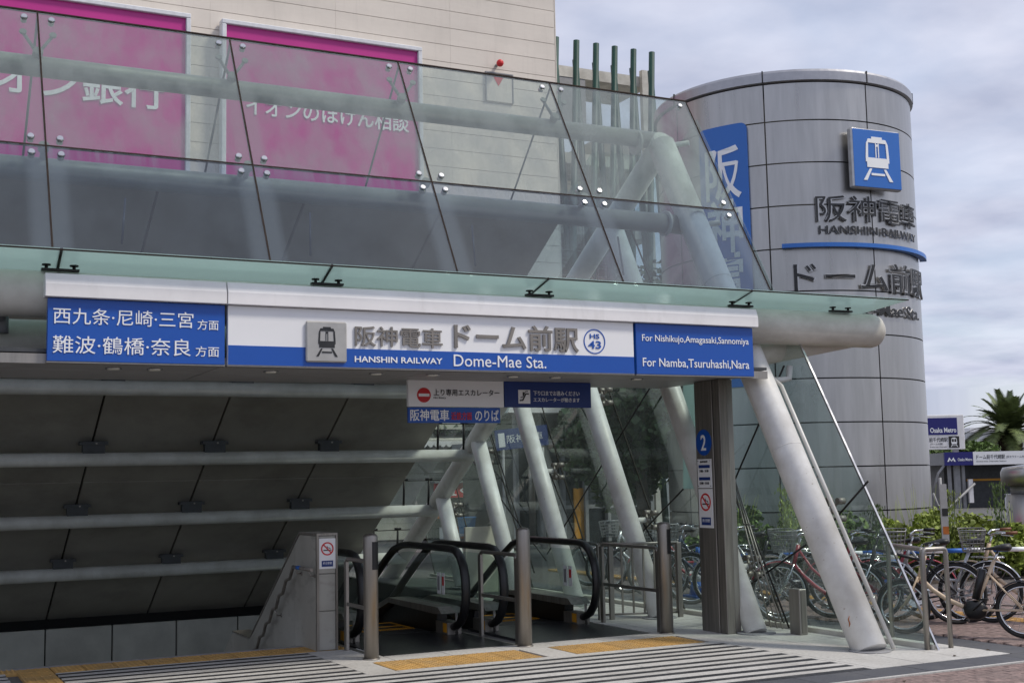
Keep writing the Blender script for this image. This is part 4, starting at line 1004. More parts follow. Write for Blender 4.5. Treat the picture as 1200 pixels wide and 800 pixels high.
uB = Vector((1, 0, .10)).normalized(); vB = Vector((-.10, 0, 1)).normalized()
MB().fbox((13.72,28,2.42), uB, vB, uB.cross(vB), 0, 1.45, 0, .5, -.05, 0).build('panel_face', 'navy', bn)
text('阪神電車', (14.0,28,2.60), uB, vB, 1.0, .2, 'letter_white', bn); MB().fbox((13.78,28,2.5), uB, vB, uB.cross(vB), 0, .17, 0, .34, .001, .006).build('emblem', 'letter_white', bn)
MB().tube((13.9,28.03,0),(13.9,28.03,2.45),.035,n=10).tube((15.0,28.03,0),(15.0,28.03,2.5),.035,n=10).build('panel_post', 'grey_paint', bn)

# ------------------------------------------------------------------ parking structure and green poles
pk = thing('parking_deck', 'open cream framed parking deck with mesh fronts beyond the green poles', 'building', (23, 40, 0))
MB().mm(20.2, 24.4, 41.5, 60, 0, 12.6).build('deck_core', 'dark_panel', pk)
for z in (4.2, 7.4, 10.6, 13.2, 16.4): MB().mm(20.2, 25.7, 39.0, 41.4, z - .2, z + .2).build('floor_beam', 'cream_paint', pk)
MB().mm(20.2, 23.0, 39.02, 39.2, 14.2, 16.19).build('upper_panel', 'grey_paint', pk)
for x in (20.5, 25.5): MB().mm(x - .17, x + .17, 38.8, 38.99, 0, 16.8).build('frame_post', 'cream_paint', pk)
b = MB()
for i in range(14): b.mm(20.25 + .3*i, 20.27 + .3*i, 38.9, 38.93, 2, 13)
for i in range(36): b.mm(20.25, 24.3, 38.93, 38.95, 2 + .3*i, 2.02 + .3*i)
b.build('wire_mesh', 'grey_paint', pk, kind='stuff')
MB().mm(24.5, 25.2, 39.4, 46, 0, 14.6).build('end_pier', 'cream_wall', pk)
for i, x in enumerate([20.71, 21.52, 22.31, 23.07, 23.85, 24.62]):
    t = thing('green_pole_pair', f'{["first","second","third","fourth","fifth","sixth"][i]} narrow V of dark green poles counting from the store wall', 'pole', (x, 37, 0), 'green pole screen beside the store')
    MB().tube((x - .75, 37.1, 0), (x - .02, 37.0, 16.8), .12, .11, 10).build('pole', 'green_pole', t)
    MB().tube((x + .95, 37.4, 0), (x + .06, 37.25, 16.2), .12, .11, 10).build('pole', 'green_pole', t)
    for z in (4.0, 9.0, 14.0): MB().tube((x - .75 + .73*z/16.8, 37.07, z), (x + .95 - .89*z/16.2, 37.34, z), .03, n=6).build('cross_tie', 'green_pole', t)

# ------------------------------------------------------------------ bicycles
def wheel_parts(root, cx, r, rim='chrome'):
    wh = MB().sweep([(cx + math.cos(a)*r, 0, r + .0 + math.sin(a)*r) for a in [2*math.pi*i/40 for i in range(40)]], .02, 8, closed=True)
    # centre at z = r + tyre radius
    for i, v in enumerate(wh.v): wh.v[i] = (v[0], v[1], v[2] + .02)
    t = wh.build('wheel', 'tyre', root); zc = r + .02
    rb = MB().sweep([(cx + math.cos(a)*(r - .028), 0, zc + math.sin(a)*(r - .028)) for a in [2*math.pi*i/32 for i in range(32)]], .012, 6, closed=True).build('rim', rim, t)
    sp_ = MB()
    for i in range(20):
        a = 2*math.pi*i/20; s_ = .02 if i % 2 else -.02
        sp_.tube((cx + .02*math.cos(a+1), s_, zc + .02*math.sin(a+1)), (cx + (r-.035)*math.cos(a), 0, zc + (r-.035)*math.sin(a)), .0016, n=3, cap=False)
    sp_.build('spokes', 'chrome', t)
    MB().tube((cx, -.05, zc), (cx, .05, zc), .018, n=8).build('hub', 'chrome', t)
    return zc
def fender(root, cx, r, a0, a1, m, zc):
    n = 14; vs = []; fs = []
    for i in range(n + 1):
        a = R(a0 + (a1 - a0)*i/n)
        for rr, yy in ((r + .028, -.028), (r + .040, 0), (r + .028, .028), (r + .024, .026), (r + .035, 0), (r + .024, -.026)):
            vs.append((cx + math.cos(a)*rr, yy, zc + math.sin(a)*rr))
    for i in range(n):
        for j in range(6): fs.append((6*i+j, 6*i+(j+1)%6, 6*i+6+(j+1)%6, 6*i+6+j))
    MB().add(vs, fs, True).build('mudguard', m, root)
def bicycle(frame, r=.32, wb=1.08, saddle='saddle_black', basket=True, step=True, motor=False, rack=True, guard='chrome', grips='rubber', bars='swept'):
    root = bpy.data.objects.new('bicycle', None); COL.objects.link(root)
    rx, fx = -wb*.42, wb*.58; zr = wheel_parts(root, rx, r); zf = wheel_parts(root, fx, r)
    bb = Vector((-.02, 0, .27)); hd_t = Vector((fx - .24, 0, .86 if r > .3 else .80)); hd_b = Vector((fx - .17, 0, .66 if r > .3 else .60)); seat_t = Vector((-.24, 0, .78))
    f = MB(); R1 = .019
    if step:
        mid = hd_b.lerp(bb, .5) - Z*.06
        f.sweep([hd_b, hd_b.lerp(mid, .5) - Z*.02, mid, bb + Vector((.08,0,.02)), bb], R1 + .004, 10)
        if not motor: f.sweep([hd_t - Z*.04, hd_t.lerp(bb, .35) - Z*.05, Vector((.1,0,.47)), Vector((-.11,0,.47))], R1 - .003, 8)
    else:
        f.tube(hd_b, bb, R1 + .002, n=10).tube(hd_t - Z*.03, seat_t - Z*.1, R1, n=10)
    f.tube(bb, seat_t, R1, n=10)
    f.tube(hd_t + Z*.02, hd_b - Z*.02, .024, n=10)
    for s_ in (-1, 1):
        f.tube(bb + Y*.03*s_, (rx, .06*s_, zr), .011, n=6).tube(bb.lerp(seat_t, .72) + Y*.02*s_, (rx, .06*s_, zr), .010, n=6)
    f.build('frame', frame, root)
    fk = MB(); 
    for s_ in (-1, 1): fk.sweep([hd_b + Y*.045*s_, hd_b.lerp(Vector((fx,0,zf)), .6) + Y*.05*s_ - X*.015, (fx, .055*s_, zf)], .011, 6)
    fk.build('fork', frame if motor else 'chrome', root)
    MB().tube(bb.lerp(seat_t, .9), seat_t + (seat_t - bb).normalized()*.10, .013, n=8).build('seat_post', 'chrome', root)
    sp0 = seat_t + (seat_t - bb).normalized()*.11
    sd_ = MB().sweep([sp0 + Vector((-.13,0,.02)), sp0 + Vector((-.11,0,.03)), sp0 + Vector((-.05,0,.028)), sp0 + Vector((.05,0,.018)), sp0 + Vector((.13,0,.01)), sp0 + Vector((.15,0,.0))], [.03,.095,.09,.045,.026,.01], 12, flat=(1, .42))
    sd_.build('saddle', saddle, root)
    st = hd_t + Vector((-.03,0,.10)); hb = MB().tube(hd_t, st, .012, n=8)
    if bars == 'swept':
        pts = [(-.24,-.27,.06),(-.12,-.27,.055),(-.02,-.22,.05),(.03,-.10,.02),(.0,0,0),(.03,.10,.02),(-.02,.22,.05),(-.12,.27,.055),(-.24,.27,.06)]
    else:
        pts = [(-.06,-.29,.04),(-.02,-.18,.04),(0,-.06,.0),(0,.06,0),(-.02,.18,.04),(-.06,.29,.04)]
    P = [st + Vector(p) for p in pts]
    hb.sweep(P, .011, 8); ho = hb.build('handlebar', 'chrome' if frame != 'bike_black' else 'bike_black', root)
    for a, b_ in ((P[0], P[1]), (P[-1], P[-2])): MB().tube(a - (b_ - a)*.03, b_, .017, n=8).build('grip', grips, ho)
    for s_ in (0, -1): MB().sweep([P[1 if s_ == 0 else -2] + X*.03, P[1 if s_ == 0 else -2] + Vector((.05,0,-.02)), P[0 if s_ == 0 else -1] + Vector((.04,0,-.04))], .005, 5).build('brake_lever', 'chrome', ho)
    MB().sweep([P[3] + X*.02, st + Vector((.10,0,-.02)), hd_b + Vector((.06,.01,.02)), hd_b + Vector((.03,.02,-.08))], .004, 5).build('brake_cable', 'rubber', root)
    fender(root, fx, r, 25, 130, guard, zf); fender(root, rx, r, 20, 165, guard, zr)
    ck = MB().tube(bb - Y*.055, bb + Y*.055, .02, n=8).disc(bb - Y*.062, (0,1,0), .085 if not motor else .10, .006, 20)
    ck.tube(bb - Y*.075, bb + Vector((.12,-.085,-.11)), .009, n=6).tube(bb + Y*.075, bb + Vector((-.12,.085,.11)), .009, n=6)
    ck.mm(bb.x+.08, bb.x+.16, -.17, -.09, bb.z-.125, bb.z-.105).mm(bb.x-.16, bb.x-.08, .09, .17, bb.z+.105, bb.z+.125).build('crank', 'black_metal' if motor else 'chrome', root)
    MB().sweep([bb + Vector((0,-.05,.06)), (rx,-.05,zr+.035)], .006, 5).sweep([bb + Vector((0,-.05,-.07)), (rx,-.05,zr-.035)], .006, 5).build('chain', 'black_metal', root)
    MB().sweep([(rx-.02,.07,zr-.04),(rx-.08,.14,.02)], .009, 6).build('kick_stand', 'chrome', root)
    if motor:
        MB().sweep([bb + Vector((-.02,0,.11)), bb + Vector((-.10,0,.42))], .055, 10, flat=(1, .75)).build('battery', 'rubber', root)
        MB().sweep([bb + Vector((-.12,0,-.02)), bb + Vector((-.05,0,0)), bb + Vector((.06,0,0)), bb + Vector((.10,0,-.01))], [.05,.105,.10,.05], 14, flat=(.6, 1)).build('motor_unit', 'rubber', root)
    if rack:
        rk = MB()
        for s_ in (-1, 1): rk.sweep([(seat_t.x-.02,.05*s_,.70*r/.32+.03),(rx-.16,.06*s_,.70*r/.32+.03)], .006, 6).tube((rx-.06,.06*s_,.70*r/.32+.03),(rx,.065*s_,zr),.005,n=6)
        for i in range(4): rk.tube((rx-.14+.09*i,-.06,.70*r/.32+.03),(rx-.14+.09*i,.06,.70*r/.32+.03),.004,n=5)
        rk.build('rear_rack', 'chrome' if not motor else 'black_metal', root)
    if basket:
        bk_ = MB(); c = Vector((fx - .06, 0, .80 if r > .3 else .76))
        def ringp(w_, l_, z, x=0): return [c + Vector((x + a*l_, b_*w_, z)) for a, b_ in ((-1,-1),(-.0,-1.08),(1,-1),(1.1,0),(1,1),(0,1.08),(-1,1),(-1.05,0))]
        for k in range(6):
            f_ = k/5; bk_.sweep(ringp(.13 + .05*f_, .10 + .035*f_, .24*f_), .004 if k < 5 else .007, 4, closed=True)
        lo, hi = ringp(.13,.10,0), ringp(.18,.135,.24)
        for i in range(8):
            j = (i + 1) % 8
            for f_ in (0, .33, .66): bk_.tube(lo[i].lerp(lo[j], f_), hi[i].lerp(hi[j], f_), .003, n=4, cap=False)
        for i in range(-3, 4): bk_.tube(c + Vector((-.1, i*.037, 0)), c + Vector((.1, i*.037, 0)), .003, n=4)
        bk_.build('basket', 'basket_wire' if frame != 'bike_black' else 'black_metal', root)
    return root
protos = {
    'cream_e': bicycle('bike_cream', r=.262, wb=1.20, motor=True, basket=False, step=True, guard='bike_black', bars='flat'),
    'cream': bicycle('bike_cream', saddle='saddle_brown', basket=True, grips='saddle_brown', guard='bike_cream'),
    'red': bicycle('bike_red', guard='bike_red', basket=True),
    'silver': bicycle('bike_silver', basket=True),
    'black': bicycle('bike_black', basket=False, step=False, guard='bike_black', bars='flat', rack=False),
    'blue': bicycle('bike_blue', basket=True, guard='chrome'),
}
used_p = set()
def place_bike(kind, rear, front, label, lean=0):
    if kind in used_p: o = copy_tree(protos[kind])
    else: o = protos[kind]; used_p.add(kind)
    rear, front = Vector((*rear, 0)), Vector((*front, 0)); d = (front - rear).normalized()
    mid = rear.lerp(front, .42); o.location = mid; o.rotation_euler = (R(lean), 0, math.atan2(d.y, d.x))
    tag(o, label, 'bicycle', 'bicycles parked along the glass wall'); return o
place_bike('cream_e', (10.52, 9.36), (9.82, 10.40), 'cream electric bicycle with black motor and battery, nearest at the right edge', 3)
place_bike('cream', (12.0, 10.0), (11.15, 10.75), 'cream step-through bicycle with wire basket and brown grips at the far right', -2)
place_bike('black', (10.95, 10.65), (10.0, 11.35), 'black bicycle with flat handlebar just behind the cream electric one', 4)
place_bike('silver', (11.35, 10.55), (10.55, 11.35), 'silver basket bicycle behind the steel hoops', -3)
place_bike('red', (10.45, 11.45), (9.50, 12.02), 'dark red step-through bicycle seen through the glass between the two white poles', 3)
place_bike('silver', (10.75, 11.9), (9.75, 12.35), 'silver bicycle with a wire basket right behind the dark red one seen through the glass', -3)
place_bike('red', (11.0, 11.2), (10.25, 12.0), 'dark red bicycle whose rear wheel shows right of the tall front pole', 5)
kinds = ['black', 'silver', 'black', 'blue', 'red', 'black', 'silver', 'black']
adj = ['first', 'second', 'third', 'fourth', 'fifth', 'sixth', 'seventh', 'eighth', 'ninth', 'tenth', 'eleventh', 'twelfth']
cn = {'blue': 'blue', 'black': 'black', 'silver': 'silver', 'red': 'dark red', 'cream': 'cream'}
for i, kd in enumerate(kinds):
    y = 12.85 + .66*i + random.uniform(-.08, .08); x = 10.35 + .06*i + random.uniform(-.12, .12); a = R(154 + random.uniform(-9, 9))
    rear = (x + .45*math.cos(a + math.pi), y + .45*math.sin(a + math.pi)); front = (x + .6*math.cos(a), y + .6*math.sin(a))
    place_bike(kd, rear, front, f'{cn[kd]} bicycle, {adj[i]} of the packed row behind the side glass from the right', random.uniform(-6, 6))

# ------------------------------------------------------------------ barrier, cone, signs near the bicycles
br = thing('barrier_pole', 'long blue and white striped barrier pole behind the parked bicycles', 'barrier', (13, 14, 0))
A_, B_ = Vector((10.6, 15.2, .56)), Vector((15.6, 12.3, .60)); n = 20
for i in range(n): MB().tube(A_.lerp(B_, i/n), A_.lerp(B_, (i+1)/n), .032, n=10).build('pole_section', 'letter_white' if i % 2 else 'cone_blue', br)
cone_l = ['blue traffic cone with white bands under the barrier pole, behind the bicycle saddle', 'blue traffic cone with white bands at the far left end of the barrier pole', 'blue traffic cone with white bands carrying the right end of the barrier pole']
for i, p in enumerate((Vector((12.75, 13.35, 0)), A_, B_)):
    x, y = (12.95, 13.84) if i == 0 else (p.x, p.y)
    t = thing('traffic_cone', cone_l[i], 'traffic cone', (x, y, 0), 'traffic cones under the barrier pole')
    MB().mm(x - .19, x + .19, y - .19, y + .19, 0, .03).build('cone_base', 'cone_blue', t)
    for z0, z1, m in ((.03,.22,'cone_blue'),(.22,.36,'letter_white'),(.36,.48,'cone_blue'),(.48,.58,'letter_white'),(.58,.70,'cone_blue')):
        rf = lambda z: .145 - .17*z
        MB().tube((x,y,z0),(x,y,z1),rf(z0),rf(z1),20).build('cone_band', m, t)
nb = thing('notice_board', 'small white notice box hanging on the striped barrier', 'notice', (12.2, 13.9, .2))
MB().fbox((12.25,14.15,.30), Vector((.87,-.5,0)), Z, Vector((-.5,-.87,0)), 0, .30, 0, .30, 0, .04).build('notice_panel', 'sign_white', nb, bevel=.01)
for k in range(5): MB().fbox((12.25,14.15,.30), Vector((.87,-.5,0)), Z, Vector((-.5,-.87,0)), .03, .27, .045+.048*k, .055+.048*k, .041, .043).build('notice_line', 'grey_paint', nb)
sp_ = thing('sign_post', 'slim white sign post with an orange and black pictogram beside the tower', 'sign', (15.1, 15.1, 0))
MB().tube((15.13,15.0,0),(15.13,15.0,1.6),.025,n=10).build('post', 'grey_paint', sp_)
uS = Vector((.87,-.5,0)); nS = Vector((-.5,-.87,0))
MB().fbox((15.05,14.95,.6), uS, Z, nS, 0, .11, .0, .90, 0, .02).build('sign_plate', 'plate_steel', sp_)
MB().fbox((15.05,14.95,.6), uS, Z, nS, .02, .11, .12, .24, .021, .024).build('pictogram', 'orange', sp_); MB().fbox((15.05,14.95,.6), uS, Z, nS, .02, .11, .40, .52, .021, .024).build('pictogram', 'black_print', sp_)

# ------------------------------------------------------------------ vegetation
def leaves(n, fn, size, m, name='leaf_mass', parent=None, blade=False):
    """many small leaf-shaped faces scattered by fn()"""
    vs, fs = [], []
    for _ in range(n):
        p, d = fn(); s_ = size * random.uniform(.6, 1.3)
        a = Vector((random.uniform(-1,1), random.uniform(-1,1), random.uniform(-.6,.8))).normalized()
        if blade: a = (Vector((random.uniform(-.4,.4), random.uniform(-.4,.4), 1))).normalized()
        t_ = a.cross(Vector((random.uniform(-1,1), random.uniform(-1,1), random.uniform(-1,1)))).normalized() * (.16 if blade else .42)
        p = Vector(p); b0 = len(vs)
        vs += [p - a*s_*.5, p + t_*s_ , p + a*s_*.5, p - t_*s_]
        fs.append((b0, b0+1, b0+2, b0+3))
    b = MB(); b.add(vs, fs); return b
def crown_fn(c, rx, ry, rz_, clumps, seed, cr=.42):
    rnd = random.Random(seed); cl = []
    for _ in range(clumps):
        while True:
            q = Vector((rnd.uniform(-1,1), rnd.uniform(-1,1), rnd.uniform(-1,1)))
            if .3 < q.length < 1: break
        cl.append((Vector((c[0] + q.x*rx, c[1] + q.y*ry, c[2] + q.z*rz_)), rnd.uniform(.6, 1.2)))
    def fn():
        k, s_ = random.choice(cl)
        while True:
            q = Vector((random.uniform(-1,1), random.uniform(-1,1), random.uniform(-1,1)))
            if q.length < 1: break
        q = q * (.5 + .5*q.length)
        return k + Vector((q.x*rx, q.y*ry, q.z*rz_)) * cr * s_, None
    return fn, cl
def tree(x, y, h, r, label, seed, m='leaf_dark', n=5000, size=.22, base=.28):
    t = thing('broadleaf_tree', label, 'tree', (x, y, 0), 'trees beyond the side glass')
    fn, cl = crown_fn((x, y, h*(.5 + base*.5)), r, r, h*(.5 - base*.5), 34, seed)
    tk = MB().sweep([(x,y,0),(x+.05,y,h*.2),(x-.05,y+.05,h*.45),(x,y,h*.75)], [.2,.16,.12,.05], 10); tk.build('trunk', 'bark', t)
    lb = MB()
    for k, s_ in cl[:16]: lb.sweep([(x, y, h*random.uniform(.25,.5)), Vector((x,y,h*.5)).lerp(k, .5) + Z*.1, k], [.07,.045,.015], 6)
    lb.build('limbs', 'bark', t)
    leaves(n, fn, size, m).build('crown', m, t, kind='stuff')
    return t
tree(15.3, 24.0, 5.2, 1.7, 'dark dense tree seen through the side glass left of the steel column', 1, n=9000)
tree(21.2, 33.0, 7.6, 2.3, 'tall dark tree rising behind the glass pavilion', 2, n=8000)
tree(17.4, 28.2, 5.2, 1.25, 'smaller mid green tree between the glass pavilion and the dark tree', 3, 'leaf_mid', 5500)
hg = thing('roof_hedge', 'bright green trimmed hedge on top of the cream awning', 'hedge', (14, 35.3, 3.2))
leaves(9000, lambda: ((random.uniform(6,17.6), random.uniform(34.95,35.9), random.uniform(3.2,4.0) + .1*math.sin(random.random()*6)), None), .16, 'leaf_mid').build('foliage', 'leaf_mid', hg, kind='stuff')
MB().mm(6,17.6,34.95,35.92,3.26,3.5).build('planter', 'cream_wall', hg)
# planting bed in front of the tower
bed = sheet('planting_bed', [(11.5, 24, 14.9, 19.0)], -.02, 'earth')
bush_spots = [(13.9,16.4,.8,'left'),(14.9,15.9,.85,'x'),(15.9,15.6,.9,'x'),(16.9,15.2,.8,'x'),(14.5,17.3,1.0,'x'),(16.2,16.6,1.0,'x'),(12.7,17.2,.95,'x'),(13.4,18.2,1.0,'x'),(18.0,15.1,.9,'x')]
bl = ['low bush at the left of the bed, right of the slanted glass edge', 'yellow green bush below the slim sign post', 'round bush behind the basket of the cream bicycle', 'bush just left of the grey pillar', 'taller bush in the second row before the tower', 'tall bush in the second row near the grey pillar',
      'dark bush seen through the glass right of the front pole', 'bush at the tower foot seen through the side glass', 'bush beside the grey pillar at the right edge']
for i, (x, y, h, _) in enumerate(bush_spots):
    t = thing('bush', bl[i], 'bush', (x, y, 0), 'bushes in the bed before the tower')
    h *= 1.12; fn, cl = crown_fn((x, y, h*.46), .70, .6, h*.5, 18, 20 + i, .45)
    m = 'leaf_light' if i in (1, 2, 3, 5) else 'leaf_mid'
    leaves(4200, fn, .095, m).build('foliage', m, t, kind='stuff')
    st_ = MB()
    for k, s_ in cl[:10]: st_.sweep([(x + random.uniform(-.1,.1), y + random.uniform(-.1,.1), 0), k], [.012,.004], 5)
    for q in range(14):
        a = random.uniform(0, 6.28); l = random.uniform(.1,.5); st_.sweep([(x + l*math.cos(a)*.5, y + l*math.sin(a)*.5, h*.5), (x + l*math.cos(a), y + l*math.sin(a), h*random.uniform(1.0,1.35))], [.008,.002], 4)
    st_.build('stems', 'leaf_light', t)
tw_ = [(12.9,16.0,1.55), (14.25,15.5,1.2), (15.5,15.2,1.4), (16.4,15.0,1.5), (13.6,16.9,1.25)]
tl_ = ['upright feathery shoot beside the slanted glass edge', 'tall thin shoot between the first two bushes', 'tall wispy grass clump below the sign post', 'tall wispy grass clump left of the grey pillar', 'upright feathery shoot rising before the tower cladding']
for i, (x, y, h) in enumerate(tw_):
    t = thing('tall_plant', tl_[i], 'plant', (x, y, 0), 'tall shoots in the bed before the tower')
    b = MB()
    for k in range(5): b.sweep([(x + random.uniform(-.05,.05), y, 0), (x + random.uniform(-.12,.12), y + random.uniform(-.1,.1), h)], [.008,.003], 5)
    b.build('stems', 'leaf_mid', t)
    leaves(420, lambda: ((x + random.gauss(0,.07), y + random.gauss(0,.07), random.uniform(h*.25, h)), None), .07, 'leaf_mid', blade=True).build('foliage', 'leaf_mid' if i % 2 else 'leaf_light', t, kind='stuff')

# grey pillar at the right edge
gpz = thing('grey_pillar', 'broad round grey pillar with a wider cap at the right edge', 'pillar', (18.35, 15.5, 0))
PX, PY = 18.28, 15.62
MB().tube((PX,PY,0),(PX,PY,1.28),.72,n=48).build('pillar_shaft', 'tower_panel', gpz)
MB().tube((PX,PY,1.282),(PX,PY,1.42),.62,n=48).build('pillar_neck', 'grey_paint', gpz)
MB().sweep([(PX,PY,1.30+.125),(PX,PY,1.66),(PX,PY,1.74),(PX,PY,1.80)], [.77,.77,.73,.30], 48).build('pillar_cap', 'tower_panel', gpz)

# ------------------------------------------------------------------ metro entrance in the distance
F = Vector((.892, -.452, 0)); Wn = Vector((-.452, -.892, 0))     # parallel to the picture, facing the camera
me_ = thing('metro_entrance', 'low flat roofed metro entrance with a lettered white and blue fascia behind the bed', 'building', (47, 44, 0))
O = Vector((45.30, 44.60, 0))
MB().fbox(O, F, Z, -Wn, 0, 9, 1.98, 2.56, 0, 6).build('roof_slab', 'grey_paint', me_)
MB().fbox(O, F, Z, Wn, 1.35, 9, 1.96, 2.58, 0, .12).build('fascia', 'sign_white', me_); MB().fbox(O, F, Z, Wn, 0, 1.34, 1.96, 2.58, 0, .12).build('fascia', 'metro_navy', me_)
text('Osaka Metro', O + F*.62 + Z*2.16 + Wn*.12, F, Z, .68, .14, 'letter_white', me_, off=.01, n=Wn)
MB().prism([(0,0),(.1,.2),(.2,.06),(.3,.2),(.4,0),(.32,0),(.28,.1),(.2,0),(.12,.1),(.08,0)], O + F*.12 + Z*2.14 + Wn*.12, F, Z, Wn, .002, .01).build('metro_mark', 'letter_white', me_)
text('ドーム前千代崎駅', O + F*1.5 + Z*2.22 + Wn*.12, F, Z, 1.35, .22, 'black_print', me_, off=.01, n=Wn)
text('(京セラドーム大阪)', O + F*2.9 + Z*2.24 + Wn*.12, F, Z, 1.0, .14, 'black_print', me_, n=Wn)
text('Dome-mae Chiyozaki Station', O + F*1.5 + Z*2.08 + Wn*.12, F, Z, 1.4, .08, 'black_print', me_, n=Wn)
MB().disc(O + F*4.15 + Z*2.28 + Wn*.125, Wn, .12, .01, 20).build('exit_disc', 'black_print', me_); text('1', O + F*4.12 + Z*2.2 + Wn*.137, F, Z, .06, .16, 'letter_white', me_, n=Wn)
MB().fbox(O, F, Z, -Wn, 1.2, 9, -1, 1.97, 2.0, 2.3).build('back_wall', 'dark_panel', me_)
for k in (.35, 1.0, 3.6, 7.5): MB().fbox(O, F, Z, -Wn, k - .07, k + .07, -1, 1.97, .3, .44).build('post', 'grey_paint', me_)
MB().fbox(O, F, Z, -Wn, 1.7, 6.5, 1.2, 1.3, 1.9, 1.99).build('light_strip', 'yellow', me_)
MB().sweep([O - F*.6 + Z*.7, O - F*.4 + Z*.1, O + F*.1 - Z*.05, O + F*1.4 + Z*1.1], .06, 8).sweep([O - F*.6 + Z*.7, O - F*.3 + Z*1.6, O + Z*1.96], .06, 8).build('curved_brace', 'grey_paint', me_)
MB().fbox(O, F, Z, -Wn, 1.15, 1.35, .2, 1.3, .1, .25).build('wall_notice', 'cap_white', me_)
py_ = thing('metro_pylon', 'tall blue and white metro sign pylon just right of the tower', 'sign', (45.4, 45.5, 0))
O = Vector((44.0, 45.6, 0)) + F*.42 
MB().fbox(O, F, Z, Wn, 0, 2.35, 2.72, 4.36, -.25, 0).build('sign_box', 'cap_white', py_, bevel=.02)
MB().fbox(O, F, Z, Wn, .1, 2.02, 3.42, 4.22, .001, .02).build('blue_field', 'metro_navy', py_)
text('Osaka Metro', O + F*.72 + Z*3.52 + Wn*.02, F, Z, 1.24, .24, 'letter_white', py_, off=.02, n=Wn)
text('前千代崎駅', O + F*.66 + Z*3.08, F, Z, .88, .22, 'black_print', py_, off=.01, n=Wn)
text('(ドーム大阪)', O + F*.7 + Z*2.93, F, Z, .6, .11, 'black_print', py_, n=Wn); text('Dome-mae Chiyozaki', O + F*.68 + Z*2.81, F, Z, .8, .07, 'black_print', py_, n=Wn)
MB().fbox(O, F, Z, Wn, 1.58, 2.08, 2.8, 3.34, .001, .02).build('train_field', 'black_print', py_); train_icon(O + F*1.66 + Z*2.84 + Wn*.02, F, Z, .34, .44, 'letter_white', py_)
MB().fbox(O, F, Z, Wn, .3, .55, -1, 2.71, -.22, -.05).fbox(O, F, Z, Wn, 1.8, 2.05, -1, 2.71, -.22, -.05).build('pylon_leg', 'grey_paint', py_)
# palm
pl = thing('palm_tree', 'palm tree with a full crown of arching fronds behind the metro entrance', 'palm tree', (60, 54, 0))
PP = Vector((60.1, 53.9, 0))
tk = MB(); pts = [PP + Z*z for z in (-1, 1.0, 2.5, 3.1, 3.8)]; tk.sweep(pts, [.42,.4,.42,.62,.45], 14)
tk.build('trunk', 'bark', pl)
sc_ = MB()
for i in range(120):
    a = i*2.4; z = 2.1 + 1.65*i/120; r_ = .46 + .12*math.sin((z-2.1)*1.8)
    p = PP + Vector((math.cos(a)*r_, math.sin(a)*r_, z)); sc_.tube(p, p + Vector((math.cos(a)*.14, math.sin(a)*.14, .16)), .07, .02, 5)
sc_.build('trunk_scales', 'bark', pl, kind='stuff')
for i in range(58):
    a = i*2.399 + random.uniform(-.1,.1); el = 88 - 84*((i + .5)/58)**.9; L_ = random.uniform(2.8, 3.6)*(1 - .28*max(0, el - 45)/45)
    d = Vector((math.cos(a)*math.cos(R(el)), math.sin(a)*math.cos(R(el)), math.sin(R(el)))); p = PP + Z*3.75; pts = [p.copy()]
    for s_ in range(9):
        p = p + d*(L_/9); d = (d - Z*(.115 + .05*math.cos(R(el)))).normalized(); pts.append(p.copy())
    b = MB().sweep(pts, [.045 - .004*k for k in range(10)], 5)
    side = d.cross(Z); side = side.normalized() if side.length > .05 else X
    for k in range(1, 9):
        for f_ in (0, .25, .5, .75):
            q = pts[k].lerp(pts[k+1], f_); tg = (pts[k+1] - pts[k]).normalized(); ll = .85*(1 - abs(k + f_ - 4)/8)
            for s_ in (-1, 1):
                e_ = q + (side*s_*.8 + tg*.75 + Z*.12).normalized()*ll - Z*.08; wv = tg*.085
                b.add([q - wv, q + wv, e_], [(0,1,2)])
    b.build('frond', 'palm_leaf', pl)
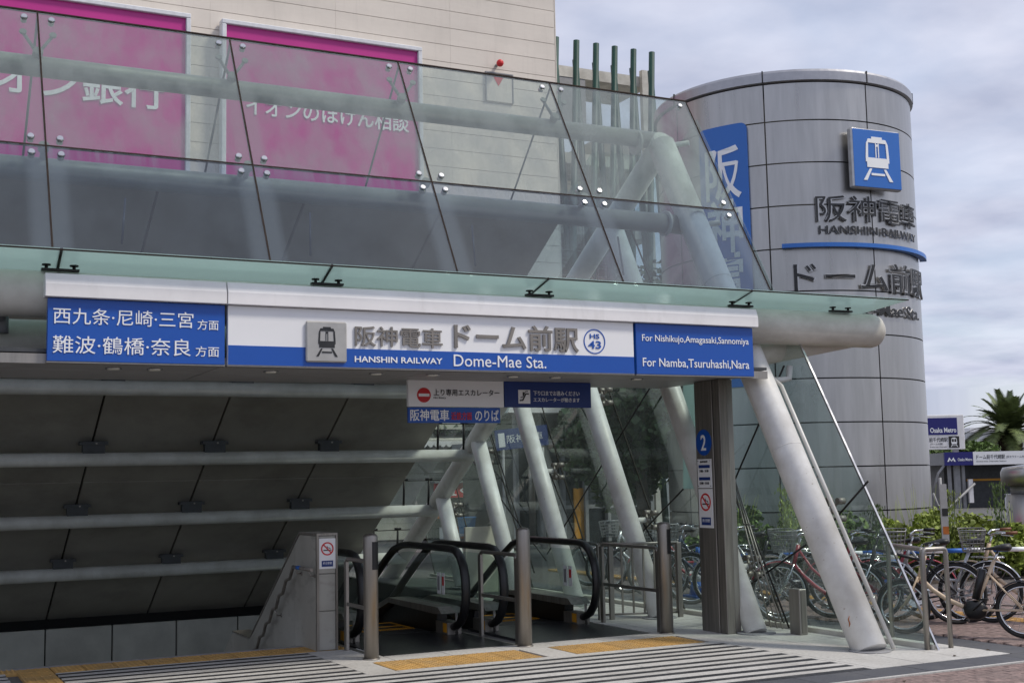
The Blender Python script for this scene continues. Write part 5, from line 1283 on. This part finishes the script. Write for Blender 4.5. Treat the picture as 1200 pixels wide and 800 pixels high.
# small roof planting, distant buildings, street lamp
rb = thing('roof_bush', 'small dark green shrub between the metro pylon and the palm tree', 'bush', (49, 48, 0))
Q = Vector((50.2, 48.0, 0))
leaves(3500, crown_fn((Q.x, Q.y, 2.6), 2.2, 1.0, .62, 20, 77, .4)[0], .2, 'leaf_mid').build('foliage', 'leaf_mid', rb, kind='stuff'); MB().mm(Q.x-2,Q.x+2,Q.y-.5,Q.y+.5,-1,2.3).build('planter', 'grey_paint', rb)
def far_building(c, w_, h_, d_, label, nwin=5):
    t = thing('distant_building', label, 'building', c, 'white buildings in the far distance'); c = Vector(c)
    MB().fbox(c, F, Z, -Wn, 0, w_, -3, h_, 0, d_).build('wall', 'far_white', t)
    MB().fbox(c, F, Z, -Wn, -.15, w_ + .15, h_ + .01, h_ + .5, -.15, d_).build('parapet', 'cap_white', t)
    for k in range(nwin):
        for r_ in range(max(1, int(h_/3.4))): MB().fbox(c, F, Z, Wn, w_*(k + .3)/nwin, w_*(k + .75)/nwin, 1.2 + 3.2*r_, 2.6 + 3.2*r_, .001, .05).build('window', 'window_dark', t)
fwd = Vector((.452, .892, 0))
def atd(px, D): return Vector((0,0,0)) + (fwd + F * ((px - 600)/1489.5)) * D
far_building(atd(1134, 150), 4.6, 6.2, 10, 'white narrow distant building just right of the metro pylon', 2)
far_building(atd(1146, 190), 9.5, 5.9, 10, 'wide low white distant building left of the palm tree', 5)
far_building(atd(1176, 170), 12, 4.6, 10, 'white distant building behind the palm trunk', 4)
far_building(atd(1080, 210), 8, 5.0, 10, 'distant pale building partly behind the tower', 3)
sl_ = thing('street_lamp', 'curved street lamp with a white head between distant buildings and palm', 'street lamp', (0, 0, 0))
a = atd(1158, 100); sl_.location = a
MB().sweep([a - Z*1, a + Z*4.2, a + Z*4.9 + F*.4, a + Z*5.3 + F*1.3, a + Z*5.4 + F*2.3], [.08,.07,.06,.055,.05], 8).build('lamp_pole', 'grey_paint', sl_)
MB().fbox(a + Z*5.36 + F*2.2, F, Z, Wn, 0, 1.2, -.1, .08, -.15, .15).build('lamp_head', 'cap_white', sl_, bevel=.03)

# fallen leaves on the pavement
for i, (x, y, a) in enumerate(((9.02, 8.88, .4), (9.35, 8.15, 1.9), (9.55, 8.98, 2.6), (7.6, 8.05, .9))):
    lb_ = ['brown fallen leaf on the edge of the white paving below the glass wall', 'yellow brown fallen leaf on the pink bricks', 'small brown fallen leaf near the foot of the steel hoops', 'brown fallen leaf on the dark border near the striped paving'][i]
    b = MB(); u_ = Vector((math.cos(a), math.sin(a), 0)); v_ = Vector((-math.sin(a), math.cos(a), 0)); c_ = Vector((x, y, .002))
    b.add([c_ - u_*.035, c_ - v_*.018 + Z*.012, c_ + u_*.035 + Z*.006, c_ + v_*.018 + Z*.012, c_ + Z*.004], [(0,1,4), (1,2,4), (2,3,4), (3,0,4)])
    tag(b.build('fallen_leaf', 'orange' if i == 1 else 'bark'), lb_, 'leaf', 'fallen leaves on the pavement')
